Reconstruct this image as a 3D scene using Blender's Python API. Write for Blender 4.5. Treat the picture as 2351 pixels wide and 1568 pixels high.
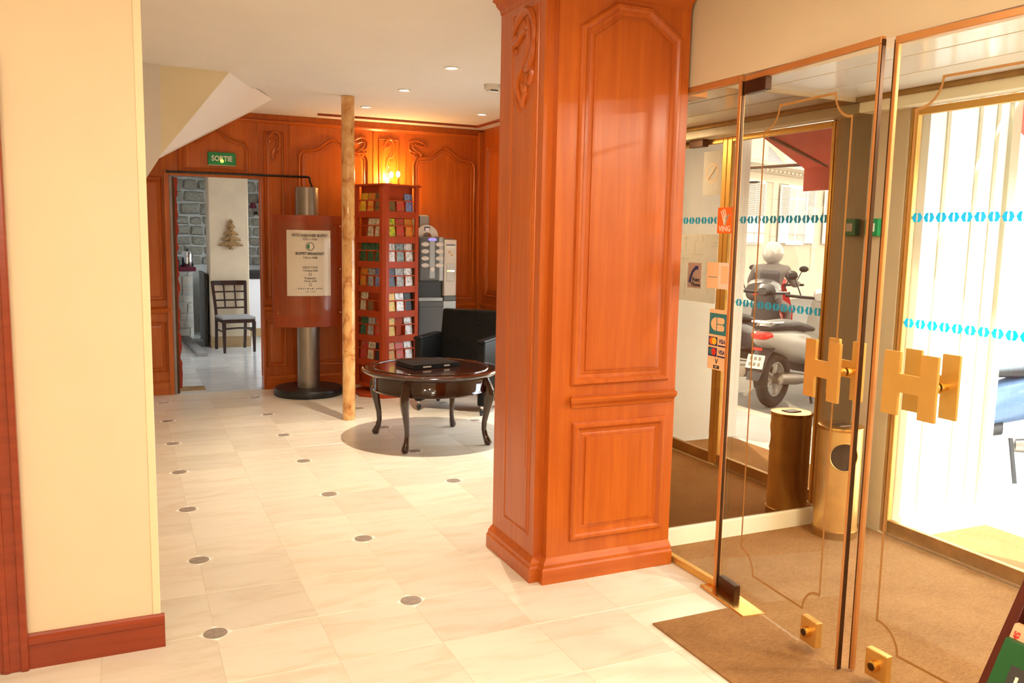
import bpy, bmesh, math, random
from mathutils import Matrix, Vector
random.seed(7)
PI = math.pi
scene = bpy.context.scene
COL = scene.collection
for o in list(bpy.data.objects):
    bpy.data.objects.remove(o, do_unlink=True)

# ------------------------------------------------------------------ camera
cam_d = bpy.data.cameras.new('camera')
cam_d.sensor_width = 36.0
cam_d.lens = 1933.2 * 36.0 / 2351.0
cam_d.clip_start = 0.02
cam_d.clip_end = 200
cam = bpy.data.objects.new('camera', cam_d)
COL.objects.link(cam)
yaw, tilt, roll = 0.43017, 0.1246, -0.02031
fw = Vector((math.sin(yaw) * math.cos(tilt), math.cos(yaw) * math.cos(tilt), -math.sin(tilt)))
rt = Vector((math.cos(yaw), -math.sin(yaw), 0))
dn = fw.cross(rt)
r2 = math.cos(roll) * rt + math.sin(roll) * dn
d2 = -math.sin(roll) * rt + math.cos(roll) * dn
up = -d2
cam.matrix_world = Matrix(((r2.x, up.x, -fw.x, 0), (r2.y, up.y, -fw.y, 0), (r2.z, up.z, -fw.z, 1.57), (0, 0, 0, 1)))
scene.camera = cam

# ------------------------------------------------------------------ world, exposure
w = bpy.data.worlds.new('sky'); scene.world = w
w.use_nodes = True
bg = w.node_tree.nodes['Background']
bg.inputs[0].default_value = (0.86, 0.95, 1.05, 1)
bg.inputs[1].default_value = 11.0
sun_d = bpy.data.lights.new('sun', 'SUN'); sun_d.energy = 16.0; sun_d.color = (1.0, 0.95, 0.86); sun_d.angle = 0.009
sun = bpy.data.objects.new('sun', sun_d); COL.objects.link(sun)
sun.rotation_euler = Vector((0.35, -0.80, 0.50)).to_track_quat('Z', 'Y').to_euler()
vs = scene.view_settings
vs.view_transform = 'Standard'
vs.look = 'None'
vs.gamma = 1.0
vs.use_curve_mapping = False
vs.exposure = 0.26

WARM = (1.0, 0.84, 0.64)
# fill lamps added over the front lobby, out of view: (x, y, z, size, watts)
LOBBY_FILL = [(0.65, 0.5, 2.655, 0.5, 36), (0.8, -1.5, 2.655, 0.5, 34), (1.05, 2.25, 2.655, 0.3, 13)]
# unseen globes added to light the upper walls: (x, y, z, watts)
FILL_GLOBES = [(-1.35, 0.15, 2.15, 92), (-0.9, -1.7, 2.15, 92)]
# recessed halogen spots of the rear lobby: (x, y, watts)
SPOTS = [(2.043, 5.52, 300, 'over the round coffee table'), (2.028, 6.54, 10, 'between the coffee table and the brochure tower'), (1.996, 7.58, 10, 'near the brochure tower and marble pole'), (3.058, 7.44, 10, 'over the vending machine and armchair'), (3.058, 5.5, 8, 'behind the panelled pillar')]
SCONCE_W = 20.0
VESTIBULE_FILL_W = 24.0

# ------------------------------------------------------------------ materials
def nt(name):
    m = bpy.data.materials.new(name); m.use_nodes = True
    t = m.node_tree
    return m, t, t.nodes['Principled BSDF']
def N(t, typ, **k):
    n = t.nodes.new(typ)
    for a, b in k.items():
        setattr(n, a, b)
    return n
def ramp(t, fac, stops):
    r = N(t, 'ShaderNodeValToRGB')
    e = r.color_ramp.elements
    while len(e) > 1:
        e.remove(e[-1])
    e[0].position = stops[0][0]; e[0].color = (*stops[0][1], 1)
    for p, c in stops[1:]:
        q = e.new(p); q.color = (*c, 1)
    t.links.new(fac, r.inputs[0])
    return r.outputs[0]
def coords(t, scale=(1, 1, 1), kind='Object', rot=(0, 0, 0)):
    tc = N(t, 'ShaderNodeTexCoord'); mp = N(t, 'ShaderNodeMapping')
    mp.inputs['Scale'].default_value = scale
    mp.inputs['Rotation'].default_value = rot
    t.links.new(tc.outputs[kind], mp.inputs[0])
    return mp.outputs[0]
def noise(t, vec, scale, detail=4, rough=0.55, dist=0.0):
    n = N(t, 'ShaderNodeTexNoise')
    n.inputs['Scale'].default_value = scale; n.inputs['Detail'].default_value = detail
    n.inputs['Roughness'].default_value = rough; n.inputs['Distortion'].default_value = dist
    t.links.new(vec, n.inputs['Vector'])
    return n.outputs['Fac']
def bump(t, b, h, strength=0.2, dist=0.01):
    n = N(t, 'ShaderNodeBump'); n.inputs['Strength'].default_value = strength; n.inputs['Distance'].default_value = dist
    t.links.new(h, n.inputs['Height']); t.links.new(n.outputs[0], b.inputs['Normal'])
def plain(name, c, rough=0.5, metal=0.0, var=0.06, scale=6.0, bmp=0.0, spec=0.5, coat=0.0):
    m, t, b = nt(name)
    v = coords(t)
    f = noise(t, v, scale)
    lo = tuple(x * (1 - var) for x in c); hi = tuple(min(1, x * (1 + var)) for x in c)
    t.links.new(ramp(t, f, [(0.3, lo), (0.7, hi)]), b.inputs['Base Color'])
    b.inputs['Roughness'].default_value = rough
    b.inputs['Metallic'].default_value = metal
    b.inputs['Specular IOR Level'].default_value = spec
    b.inputs['Coat Weight'].default_value = coat
    b.inputs['Coat Roughness'].default_value = 0.12
    if bmp:
        bump(t, b, noise(t, v, scale * 12, 6), bmp, 0.004)
    return m
def wood(name, dark, light, axis='Z', rough=0.3, coat=0.35, scale=1.0):
    m, t, b = nt(name)
    s = {'Z': (18, 18, 0.9), 'X': (0.9, 18, 18), 'Y': (18, 0.9, 18)}[axis]
    v = coords(t, tuple(q * scale for q in s))
    f = noise(t, v, 1.6, 5, 0.6, 0.6)
    v2 = coords(t, (0.9, 0.9, 0.5))
    f2 = noise(t, v2, 2.0, 3)
    mx = N(t, 'ShaderNodeMath', operation='MULTIPLY_ADD'); t.links.new(f, mx.inputs[0]); mx.inputs[1].default_value = 0.6
    m2 = N(t, 'ShaderNodeMath', operation='MULTIPLY'); t.links.new(f2, m2.inputs[0]); m2.inputs[1].default_value = 0.4
    t.links.new(m2.outputs[0], mx.inputs[2])
    mid = tuple((a + c) / 2 for a, c in zip(dark, light))
    t.links.new(ramp(t, mx.outputs[0], [(0.3, dark), (0.52, mid), (0.7, light)]), b.inputs['Base Color'])
    b.inputs['Roughness'].default_value = rough
    b.inputs['Coat Weight'].default_value = coat
    b.inputs['Coat Roughness'].default_value = 0.26 if coat < 0.6 else 0.08
    b.inputs['Specular IOR Level'].default_value = 0.3
    bump(t, b, f, 0.05, 0.002)
    return m
def emit(name, c, s):
    m = bpy.data.materials.new(name); m.use_nodes = True
    t = m.node_tree; t.nodes.clear()
    e = N(t, 'ShaderNodeEmission'); e.inputs[0].default_value = (*c, 1); e.inputs[1].default_value = s
    o = N(t, 'ShaderNodeOutputMaterial'); t.links.new(e.outputs[0], o.inputs[0])
    return m
def glass(name, tint=(0.96, 0.97, 0.95), refl=1.0):
    m = bpy.data.materials.new(name); m.use_nodes = True
    t = m.node_tree; t.nodes.clear()
    tr = N(t, 'ShaderNodeBsdfTransparent'); tr.inputs[0].default_value = (*tint, 1)
    gl = N(t, 'ShaderNodeBsdfGlossy'); gl.inputs['Roughness'].default_value = 0.0
    lw_ = N(t, 'ShaderNodeLayerWeight')
    pw = N(t, 'ShaderNodeMath', operation='POWER'); pw.inputs[1].default_value = 5.0
    t.links.new(lw_.outputs['Facing'], pw.inputs[0])
    mu = N(t, 'ShaderNodeMath', operation='MULTIPLY_ADD'); mu.inputs[1].default_value = 0.8 * refl; mu.inputs[2].default_value = 0.03 * refl
    t.links.new(pw.outputs[0], mu.inputs[0])
    mx = N(t, 'ShaderNodeMixShader')
    t.links.new(mu.outputs[0], mx.inputs[0]); t.links.new(tr.outputs[0], mx.inputs[1]); t.links.new(gl.outputs[0], mx.inputs[2])
    o = N(t, 'ShaderNodeOutputMaterial'); t.links.new(mx.outputs[0], o.inputs[0])
    return m

M = {}
M['wood'] = wood('varnished_cherry_wood', (0.38, 0.067, 0.006), (0.59, 0.140, 0.013))
M['wood_h'] = wood('varnished_cherry_wood_level', (0.38, 0.067, 0.006), (0.59, 0.140, 0.013), 'X')
M['darkwood'] = wood('dark_red_wood', (0.20, 0.026, 0.006), (0.34, 0.052, 0.012), 'X', 0.3, 0.3)
M['standwood'] = wood('dark_stand_wood', (0.055, 0.007, 0.002), (0.095, 0.013, 0.004), 'Z', 0.4, 0.05)
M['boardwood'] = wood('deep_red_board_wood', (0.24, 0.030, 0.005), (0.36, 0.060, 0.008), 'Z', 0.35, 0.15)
M['rackwood'] = plain('red_lacquered_board', (0.40, 0.050, 0.010), 0.45, var=0.08, scale=5, spec=0.25)
M['mahog'] = wood('dark_mahogany', (0.016, 0.004, 0.002), (0.045, 0.010, 0.004), 'X', 0.12, 0.8)
M['espresso'] = plain('dark_chair_wood', (0.030, 0.014, 0.010), 0.3, var=0.2)
M['cream'] = plain('cream_wallpaper', (0.73, 0.595, 0.40), 0.7, var=0.02, scale=3, bmp=0.06)
M['creamtrim'] = plain('cream_paint', (0.80, 0.66, 0.42), 0.5, var=0.02)
M['ceil'] = plain('white_ceiling_paint', (0.80, 0.75, 0.70), 0.85, var=0.02, scale=2)
M['white'] = plain('white_plaster', (0.82, 0.78, 0.76), 0.8, var=0.02, scale=2)
M['yellowwall'] = plain('pale_yellow_plaster', (0.86, 0.77, 0.57), 0.8, var=0.02, scale=2)
M['board'] = plain('white_ceiling_board', (0.88, 0.86, 0.78), 0.14, var=0.02)
M['tan'] = plain('tan_paint', (0.55, 0.36, 0.16), 0.5)
M['beige'] = plain('beige_wall', (0.60, 0.48, 0.31), 0.6, var=0.04)
M['skirt'] = plain('pale_cream_skirting', (0.88, 0.80, 0.56), 0.4, var=0.03)
M['brass'] = plain('polished_brass', (0.80, 0.48, 0.13), 0.22, 1.0, 0.08, 9)
M['brassdull'] = plain('aged_brass', (0.42, 0.24, 0.07), 0.4, 0.8, 0.2, 12)
M['brasssatin'] = plain('satin_brass', (0.78, 0.46, 0.12), 0.42, 0.75, 0.06, 9)
M['bronze'] = plain('dark_bronze', (0.07, 0.030, 0.012), 0.35, 0.6, 0.2)
M['edge'] = plain('copper_edge_strip', (0.62, 0.27, 0.08), 0.35, 0.4, 0.08)
M['decor'] = plain('golden_brown_line', (0.42, 0.20, 0.05), 0.5)
M['glass'] = glass('clear_glass')
M['acrylic'] = glass('thin_acrylic', (0.98, 0.98, 0.97), 0.5)
M['streetglass'] = glass('street_glass', (0.97, 0.985, 0.98))
M['black'] = plain('black_plastic', (0.012, 0.012, 0.013), 0.4)
M['leather'] = plain('black_leather', (0.007, 0.0065, 0.006), 0.45, var=0.3, scale=14, bmp=0.2, spec=0.16)
M['steel'] = plain('brushed_steel', (0.30, 0.26, 0.22), 0.35, 0.9, 0.08)
M['chrome'] = plain('chrome', (0.85, 0.86, 0.88), 0.08, 1.0, 0.02)
M['grey'] = plain('grey_plastic', (0.10, 0.105, 0.11), 0.35)
M['greylight'] = plain('silver_plastic', (0.36, 0.38, 0.39), 0.3, 0.3)
M['ivory'] = plain('ivory_plastic', (0.74, 0.70, 0.64), 0.4)
M['paper'] = plain('cream_paper', (0.80, 0.68, 0.54), 0.7, var=0.02)
M['whitepaper'] = plain('white_paper', (0.85, 0.84, 0.80), 0.7, var=0.02)
M['peach'] = plain('peach_paper', (0.86, 0.55, 0.30), 0.6, var=0.03)
M['leafgreen'] = plain('dark_green_cover', (0.008, 0.075, 0.016), 0.4)
M['leafpeach'] = plain('peach_cover', (0.60, 0.34, 0.18), 0.6, var=0.03)
M['ink'] = plain('black_ink', (0.03, 0.025, 0.02), 0.7)
M['greyink'] = plain('grey_ink', (0.28, 0.26, 0.23), 0.7)
M['green'] = plain('green_sign', (0.010, 0.27, 0.09), 0.4)
M['redpaint'] = plain('red_paint', (0.62, 0.04, 0.03), 0.3)
M['orange'] = plain('orange_print', (0.85, 0.16, 0.02), 0.5)
M['yellow'] = plain('yellow_print', (0.90, 0.55, 0.04), 0.5)
M['navy'] = plain('navy_print', (0.015, 0.03, 0.12), 0.5)
M['teal'] = plain('teal_print', (0.02, 0.20, 0.22), 0.5)
M['silver'] = plain('silver_print', (0.50, 0.47, 0.40), 0.35, 0.5)
M['maroon'] = plain('maroon_fabric', (0.14, 0.012, 0.03), 0.7)
M['awning'] = plain('red_awning_cloth', (0.42, 0.055, 0.03), 0.8, var=0.1)
M['stoneb'] = plain('rendered_facade', (0.70, 0.62, 0.52), 0.8, var=0.05, scale=1.5)
M['facadetrim'] = plain('facade_stone_trim', (0.74, 0.67, 0.57), 0.8, var=0.04)
M['shutter'] = plain('white_shutter_paint', (0.84, 0.88, 0.92), 0.5, var=0.02)
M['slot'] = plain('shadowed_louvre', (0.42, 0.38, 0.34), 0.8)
M['curtain'] = plain('pale_curtain', (0.62, 0.64, 0.66), 0.8, var=0.1, scale=12)
M['roof'] = plain('slate_roof', (0.33, 0.36, 0.42), 0.6, var=0.1)
M['flank'] = plain('white_shopfront_paint', (0.90, 0.90, 0.88), 0.5, var=0.02)
M['flankstrip'] = plain('cream_shopfront_strip', (0.62, 0.55, 0.36), 0.5, var=0.05)
M['asphalt'] = plain('asphalt', (0.20, 0.195, 0.19), 0.9, var=0.15, scale=9, bmp=0.3)
M['pave'] = plain('pavement_stone', (0.52, 0.51, 0.50), 0.8, var=0.08, scale=4, bmp=0.1)
M['rubber'] = plain('tyre_rubber', (0.022, 0.021, 0.02), 0.8)
M['sgrey'] = plain('grey_scooter_paint', (0.42, 0.40, 0.38), 0.25, 0.2)
M['sblack'] = plain('black_scooter_paint', (0.06, 0.06, 0.065), 0.2)
M['sred'] = plain('red_scooter_paint', (0.55, 0.05, 0.05), 0.2)
M['sblue'] = plain('blue_scooter_paint', (0.08, 0.13, 0.22), 0.2)
M['taillight'] = plain('red_lens', (0.75, 0.03, 0.02), 0.15)
M['jacket'] = plain('grey_jacket', (0.17, 0.155, 0.15), 0.8, var=0.2)
M['helmet'] = plain('silver_helmet', (0.50, 0.48, 0.46), 0.15, 0.4)
M['plaster'] = plain('beige_plaster', (0.66, 0.54, 0.37), 0.85, var=0.10, scale=3, bmp=0.2)
M['mortar'] = plain('lime_mortar', (0.58, 0.60, 0.56), 0.9, var=0.08, scale=8, bmp=0.3)
M['stone'] = plain('grey_brown_stone', (0.34, 0.325, 0.26), 0.9, var=0.3, scale=5, bmp=0.5)
M['slab'] = plain('pale_stone_slab', (0.66, 0.63, 0.55), 0.8, var=0.12, scale=5, bmp=0.3)
M['tanstone'] = plain('ochre_skirting', (0.45, 0.30, 0.14), 0.6, var=0.06)
M['rope'] = plain('straw_rope', (0.33, 0.19, 0.07), 0.9, var=0.3, scale=30, bmp=0.4)
M['tape'] = plain('plank_grey', (0.33, 0.33, 0.32), 0.6, var=0.1)
M['curtainred'] = plain('red_frayed_cloth', (0.35, 0.04, 0.02), 0.8, var=0.2)
M['dotstone'] = plain('grey_marble_inset', (0.32, 0.26, 0.21), 0.35, var=0.25, scale=40)
M['grout'] = plain('floor_grout', (0.66, 0.58, 0.46), 0.8, var=0.05)
M['dotwhite'] = plain('white_grout', (0.90, 0.86, 0.80), 0.6, var=0.02)

def marble(name, base, vein, rough):
    m, t, b = nt(name)
    oi = N(t, 'ShaderNodeObjectInfo')
    tc = N(t, 'ShaderNodeTexCoord'); ad = N(t, 'ShaderNodeVectorMath', operation='ADD')
    sc = N(t, 'ShaderNodeVectorMath', operation='SCALE'); sc.inputs['Scale'].default_value = 20
    cb = N(t, 'ShaderNodeCombineXYZ')
    t.links.new(oi.outputs['Random'], cb.inputs[0]); t.links.new(oi.outputs['Random'], cb.inputs[1])
    t.links.new(cb.outputs[0], sc.inputs[0])
    t.links.new(tc.outputs['Object'], ad.inputs[0]); t.links.new(sc.outputs[0], ad.inputs[1])
    mp = N(t, 'ShaderNodeMapping'); mp.inputs['Scale'].default_value = (1.0, 4.0, 1)
    t.links.new(ad.outputs[0], mp.inputs[0])
    f = noise(t, mp.outputs[0], 2.2, 6, 0.6, 1.2)
    c1 = ramp(t, f, [(0.35, vein), (0.52, base), (0.8, tuple(min(1, x * 1.04) for x in base))])
    hs = N(t, 'ShaderNodeHueSaturation')
    mr = N(t, 'ShaderNodeMapRange'); mr.inputs['To Min'].default_value = 0.90; mr.inputs['To Max'].default_value = 1.05
    t.links.new(oi.outputs['Random'], mr.inputs[0]); t.links.new(mr.outputs[0], hs.inputs['Value'])
    t.links.new(c1, hs.inputs['Color'])
    t.links.new(hs.outputs[0], b.inputs['Base Color'])
    b.inputs['Roughness'].default_value = rough
    return m
M['marble'] = marble('cream_marble', (0.80, 0.72, 0.59), (0.74, 0.64, 0.49), 0.25)
M['greymarble'] = marble('pale_grey_marble', (0.62, 0.62, 0.60), (0.52, 0.53, 0.52), 0.14)

def carpet():
    m, t, b = nt('brown_coir_carpet')
    v = coords(t, (1, 1, 1)); f = noise(t, v, 260, 3, 0.7); g = noise(t, v, 3.0, 4)
    vs_ = coords(t, (40, 160, 40), rot=(0, 0, 0.6)); h = noise(t, vs_, 1.2, 4, 0.7)
    mx = N(t, 'ShaderNodeMath', operation='MULTIPLY_ADD'); t.links.new(f, mx.inputs[0]); mx.inputs[1].default_value = 0.35
    m2 = N(t, 'ShaderNodeMath', operation='MULTIPLY_ADD'); t.links.new(h, m2.inputs[0]); m2.inputs[1].default_value = 0.4
    m3 = N(t, 'ShaderNodeMath', operation='MULTIPLY'); t.links.new(g, m3.inputs[0]); m3.inputs[1].default_value = 0.25
    t.links.new(m3.outputs[0], m2.inputs[2]); t.links.new(m2.outputs[0], mx.inputs[2])
    t.links.new(ramp(t, mx.outputs[0], [(0.34, (0.17, 0.076, 0.024)), (0.5, (0.30, 0.150, 0.053)), (0.66, (0.42, 0.225, 0.090))]), b.inputs['Base Color'])
    b.inputs['Roughness'].default_value = 0.95; b.inputs['Specular IOR Level'].default_value = 0.1
    bump(t, b, mx.outputs[0], 0.8, 0.006)
    return m
M['carpet'] = carpet()
def onyx():
    m, t, b = nt('veined_onyx')
    v = coords(t, (2.2, 2.2, 1.6), rot=(0.5, 0.35, 0)); f = noise(t, v, 3.2, 6, 0.6, 1.6)
    t.links.new(ramp(t, f, [(0.32, (0.40, 0.13, 0.03)), (0.44, (0.66, 0.32, 0.10)), (0.62, (0.76, 0.45, 0.17)), (0.75, (0.82, 0.60, 0.32))]), b.inputs['Base Color'])
    b.inputs['Roughness'].default_value = 0.25; b.inputs['Coat Weight'].default_value = 0.4
    return m
M['onyx'] = onyx()
def mirror():
    m = bpy.data.materials.new('bronze_tinted_mirror'); m.use_nodes = True
    t = m.node_tree; t.nodes.clear()
    g = N(t, 'ShaderNodeBsdfGlossy'); g.inputs['Roughness'].default_value = 0.0
    f = noise(t, coords(t, (1, 1, 1)), 1.5, 2)
    t.links.new(ramp(t, f, [(0.2, (0.33, 0.255, 0.18)), (0.8, (0.355, 0.275, 0.195))]), g.inputs[0])
    o = N(t, 'ShaderNodeOutputMaterial'); t.links.new(g.outputs[0], o.inputs[0])
    return m
M['mirror'] = mirror()
def printmat():
    # printed cover: two inks taken from the object's own colour, laid out in blocks
    m, t, b = nt('printed_cover')
    oi = N(t, 'ShaderNodeObjectInfo')
    v = coords(t, (3, 1, 5), 'Generated')
    ad = N(t, 'ShaderNodeVectorMath', operation='ADD'); cb = N(t, 'ShaderNodeCombineXYZ')
    mu = N(t, 'ShaderNodeMath', operation='MULTIPLY'); mu.inputs[1].default_value = 37
    t.links.new(oi.outputs['Random'], mu.inputs[0])
    t.links.new(mu.outputs[0], cb.inputs[0]); t.links.new(mu.outputs[0], cb.inputs[2])
    t.links.new(v, ad.inputs[0]); t.links.new(cb.outputs[0], ad.inputs[1])
    f = noise(t, ad.outputs[0], 1.1, 3, 0.6)
    st = ramp(t, f, [(0.0, (0, 0, 0)), (0.52, (0, 0, 0)), (0.56, (1, 1, 1))])
    hs = N(t, 'ShaderNodeHueSaturation'); hs.inputs['Hue'].default_value = 0.58; hs.inputs['Value'].default_value = 0.55
    hs.inputs['Saturation'].default_value = 0.9
    t.links.new(oi.outputs['Color'], hs.inputs['Color'])
    mx = N(t, 'ShaderNodeMix', data_type='RGBA')
    t.links.new(st, mx.inputs['Factor']); t.links.new(oi.outputs['Color'], mx.inputs['A']); t.links.new(hs.outputs[0], mx.inputs['B'])
    t.links.new(mx.outputs['Result'], b.inputs['Base Color']); b.inputs['Roughness'].default_value = 0.35
    return m
def filmmat():
    m = bpy.data.materials.new('blue_hexagon_film'); m.use_nodes = True
    t = m.node_tree; t.nodes.clear()
    a = N(t, 'ShaderNodeBsdfDiffuse'); a.inputs[0].default_value = (0.01, 0.30, 0.45, 1)
    b = N(t, 'ShaderNodeBsdfTranslucent'); f = noise(t, coords(t), 8.0)
    t.links.new(ramp(t, f, [(0.3, (0.006, 0.66, 0.84)), (0.7, (0.010, 0.72, 0.90))]), b.inputs[0])
    mx = N(t, 'ShaderNodeMixShader'); mx.inputs[0].default_value = 0.7
    t.links.new(a.outputs[0], mx.inputs[1]); t.links.new(b.outputs[0], mx.inputs[2])
    o = N(t, 'ShaderNodeOutputMaterial'); t.links.new(mx.outputs[0], o.inputs[0])
    return m
def thinpaper(name, c, k=0.55):
    m = bpy.data.materials.new(name); m.use_nodes = True
    t = m.node_tree; t.nodes.clear()
    a = N(t, 'ShaderNodeBsdfDiffuse'); b = N(t, 'ShaderNodeBsdfTranslucent'); f = noise(t, coords(t), 14.0)
    cr = ramp(t, f, [(0.3, tuple(x * .97 for x in c)), (0.7, c)])
    t.links.new(cr, a.inputs[0]); t.links.new(cr, b.inputs[0])
    mx = N(t, 'ShaderNodeMixShader'); mx.inputs[0].default_value = k
    t.links.new(a.outputs[0], mx.inputs[1]); t.links.new(b.outputs[0], mx.inputs[2])
    o = N(t, 'ShaderNodeOutputMaterial'); t.links.new(mx.outputs[0], o.inputs[0])
    return m
M['thinpaper'] = thinpaper('thin_white_paper', (0.84, 0.82, 0.76))
M['cyan'] = filmmat()
M['print'] = printmat()
M['bulb'] = emit('lit_bulb', (1.0, 0.78, 0.42), 40)
M['spotbulb'] = emit('lit_halogen', (1.0, 0.93, 0.80), 12)
M['panel_light'] = emit('lit_diffuser', WARM, 6)
M['globe'] = emit('lit_fill_globe', WARM, 3.0)
M['signbulb'] = emit('sign_bulb', (1.0, 0.60, 0.04), 6)
M['display'] = emit('violet_display', (0.35, 0.25, 0.95), 1.3)

# ------------------------------------------------------------------ mesh building
class MB:
    def __init__(s):
        s.v = []; s.f = []; s.M = None
    def add(s, vs, fs):
        b = len(s.v)
        s.v += [tuple(s.M @ Vector(q)) for q in vs] if s.M is not None else [tuple(q) for q in vs]
        s.f += [tuple(b + i for i in f) for f in fs]
        return s
    def box(s, x0, x1, y0, y1, z0, z1):
        return s.add([(x0, y0, z0), (x1, y0, z0), (x1, y1, z0), (x0, y1, z0), (x0, y0, z1), (x1, y0, z1), (x1, y1, z1), (x0, y1, z1)],
                     [(0, 3, 2, 1), (4, 5, 6, 7), (0, 1, 5, 4), (1, 2, 6, 5), (2, 3, 7, 6), (3, 0, 4, 7)])
    def rings(s, rs, c0=True, c1=True, closed=True):
        n = len(rs[0]); vs = [p for r in rs for p in r]; fs = []
        for k in range(len(rs) - 1):
            for i in range(n if closed else n - 1):
                j = (i + 1) % n
                fs.append((k * n + i, k * n + j, (k + 1) * n + j, (k + 1) * n + i))
        if c0: fs.append(tuple(range(n))[::-1])
        if c1: fs.append(tuple((len(rs) - 1) * n + i for i in range(n)))
        return s.add(vs, fs)
    def lathe(s, prof, n=24, c=(0, 0, 0)):
        rs = [[(c[0] + r * math.cos(2 * PI * i / n), c[1] + r * math.sin(2 * PI * i / n), c[2] + z) for i in range(n)] for r, z in prof]
        return s.rings(rs)
    def tube(s, path, rad, n=8, flat=1.0):
        P = [Vector(p) for p in path]; L = len(P)
        if not hasattr(rad, '__len__'): rad = [rad] * L
        rs = []; ref = None
        for i, p in enumerate(P):
            t = (P[min(i + 1, L - 1)] - P[max(i - 1, 0)]).normalized()
            if ref is None:
                ref = Vector((0, 0, 1)) if abs(t.z) < 0.9 else Vector((1, 0, 0))
            a = (ref - t * ref.dot(t))
            if a.length < 1e-6: a = Vector((0, 1, 0)) - t * t.y
            a.normalize(); b = t.cross(a); ref = a
            rs.append([tuple(p + (a * math.cos(2 * PI * k / n) + b * math.sin(2 * PI * k / n) * flat) * rad[i]) for k in range(n)])
        return s.rings(rs)
    def prism(s, poly, f3, h0, h1):
        return s.rings([[f3(u, v, h0) for u, v in poly], [f3(u, v, h1) for u, v in poly]])
    def sphere(s, c, r, n=14, m=8, sx=1, sy=1, sz=1):
        pr = [(max(1e-4, math.sin(PI * k / m)), -math.cos(PI * k / m)) for k in range(m + 1)]
        rs = [[(c[0] + sx * r * q * math.cos(2 * PI * i / n), c[1] + sy * r * q * math.sin(2 * PI * i / n), c[2] + sz * r * z) for i in range(n)] for q, z in pr]
        return s.rings(rs)
    def torus(s, R, r, n=28, m=10, f=lambda x, y, z: (x, y, z)):
        vs = []; fs = []
        for i in range(n):
            a = 2 * PI * i / n
            for k in range(m):
                b = 2 * PI * k / m
                vs.append(f((R + r * math.cos(b)) * math.cos(a), (R + r * math.cos(b)) * math.sin(a), r * math.sin(b)))
        for i in range(n):
            for k in range(m):
                fs.append((i * m + k, ((i + 1) % n) * m + k, ((i + 1) % n) * m + (k + 1) % m, i * m + (k + 1) % m))
        return s.add(vs, fs)
    def mesh(s, name, mat, bevel=0, smooth=False, seg=2):
        me = bpy.data.meshes.new(name)
        me.from_pydata(s.v, [], s.f)
        bm = bmesh.new(); bm.from_mesh(me)
        bmesh.ops.recalc_face_normals(bm, faces=bm.faces)
        bmesh.ops.triangulate(bm, faces=[f for f in bm.faces if len(f.verts) > 4]) if not bevel else None
        if bevel:
            es = [e for e in bm.edges if len(e.link_faces) == 2 and e.calc_face_angle(0) > 0.5]
            bmesh.ops.bevel(bm, geom=es, offset=bevel, segments=seg, profile=0.5, affect='EDGES', clamp_overlap=True)
        if smooth:
            for f in bm.faces: f.smooth = True
            for e in bm.edges:
                if len(e.link_faces) == 2 and e.calc_face_angle(0) > 0.75: e.smooth = False
        bm.to_mesh(me); bm.free()
        if mat: me.materials.append(M[mat] if isinstance(mat, str) else mat)
        return me
    def build(s, name, mat, parent=None, bevel=0, smooth=False, seg=2):
        return link(name, s.mesh(name, mat, bevel, smooth, seg), parent)
def link(name, data, parent=None):
    o = bpy.data.objects.new(name, data); COL.objects.link(o)
    if parent is not None: o.parent = parent
    return o
def B(*a): return MB().box(*a)
def tag(o, label, cat, group=None):
    o['label'] = label; o['category'] = cat
    if group: o['group'] = group
    return o
def thing(name, label, cat, loc=(0, 0, 0), rz=0, group=None):
    o = link(name, None); o.location = loc; o.rotation_euler = (0, 0, rz)
    o.empty_display_size = 0.1
    return tag(o, label, cat, group)
def struct(o):
    o['kind'] = 'structure'; return o
def copy_tree(o, parent=None):
    c = o.copy(); COL.objects.link(c); c.parent = parent
    for ch in list(o.children): copy_tree(ch, c)
    return c
def inset(poly, d):
    n = len(poly); out = []
    area = sum(poly[i][0] * poly[(i + 1) % n][1] - poly[(i + 1) % n][0] * poly[i][1] for i in range(n))
    sg = 1 if area > 0 else -1
    for i in range(n):
        p0, p, p1 = Vector(poly[i - 1]), Vector(poly[i]), Vector(poly[(i + 1) % n])
        e0 = (p - p0).normalized(); e1 = (p1 - p).normalized()
        n0 = Vector((-e0.y, e0.x)) * sg; n1 = Vector((-e1.y, e1.x)) * sg
        b = n0 + n1; k = b.length
        b = n0 if k < 1e-6 else b / k
        q = max(0.35, b.dot(n0))
        out.append(p + b * (d / q))
    for _ in range(12):                       # close up edges that the offset turned round
        bad = False
        for i in range(n):
            j = (i + 1) % n
            e = Vector(poly[j]) - Vector(poly[i])
            if (out[j] - out[i]).dot(e) < 0:
                m_ = (out[i] + out[j]) / 2; out[i] = m_.copy(); out[j] = m_.copy(); bad = True
        if not bad: break
    return [tuple(p) for p in out]
RAISED = [(0, 0), (0.004, 0.012), (0.014, 0.018), (0.024, 0.012), (0.030, 0.003), (0.046, 0.002), (0.050, 0.008), (0.060, 0.010), (0.066, 0.004), (0.095, 0.007)]
RECESS = [(0, 0), (0.003, 0.006), (0.012, 0.008), (0.018, 0.002), (0.024, -0.002), (0.030, -0.002)]
def panel(poly, prof, f3, name, mat, parent):
    mb = MB(); mb.rings([[f3(u, v, h) for u, v in inset(poly, d)] for d, h in prof], c0=True, c1=True)
    return mb.build(name, mat, parent, smooth=False)
def rect(u0, u1, v0, v1): return [(u0, v0), (u1, v0), (u1, v1), (u0, v1)]
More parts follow.
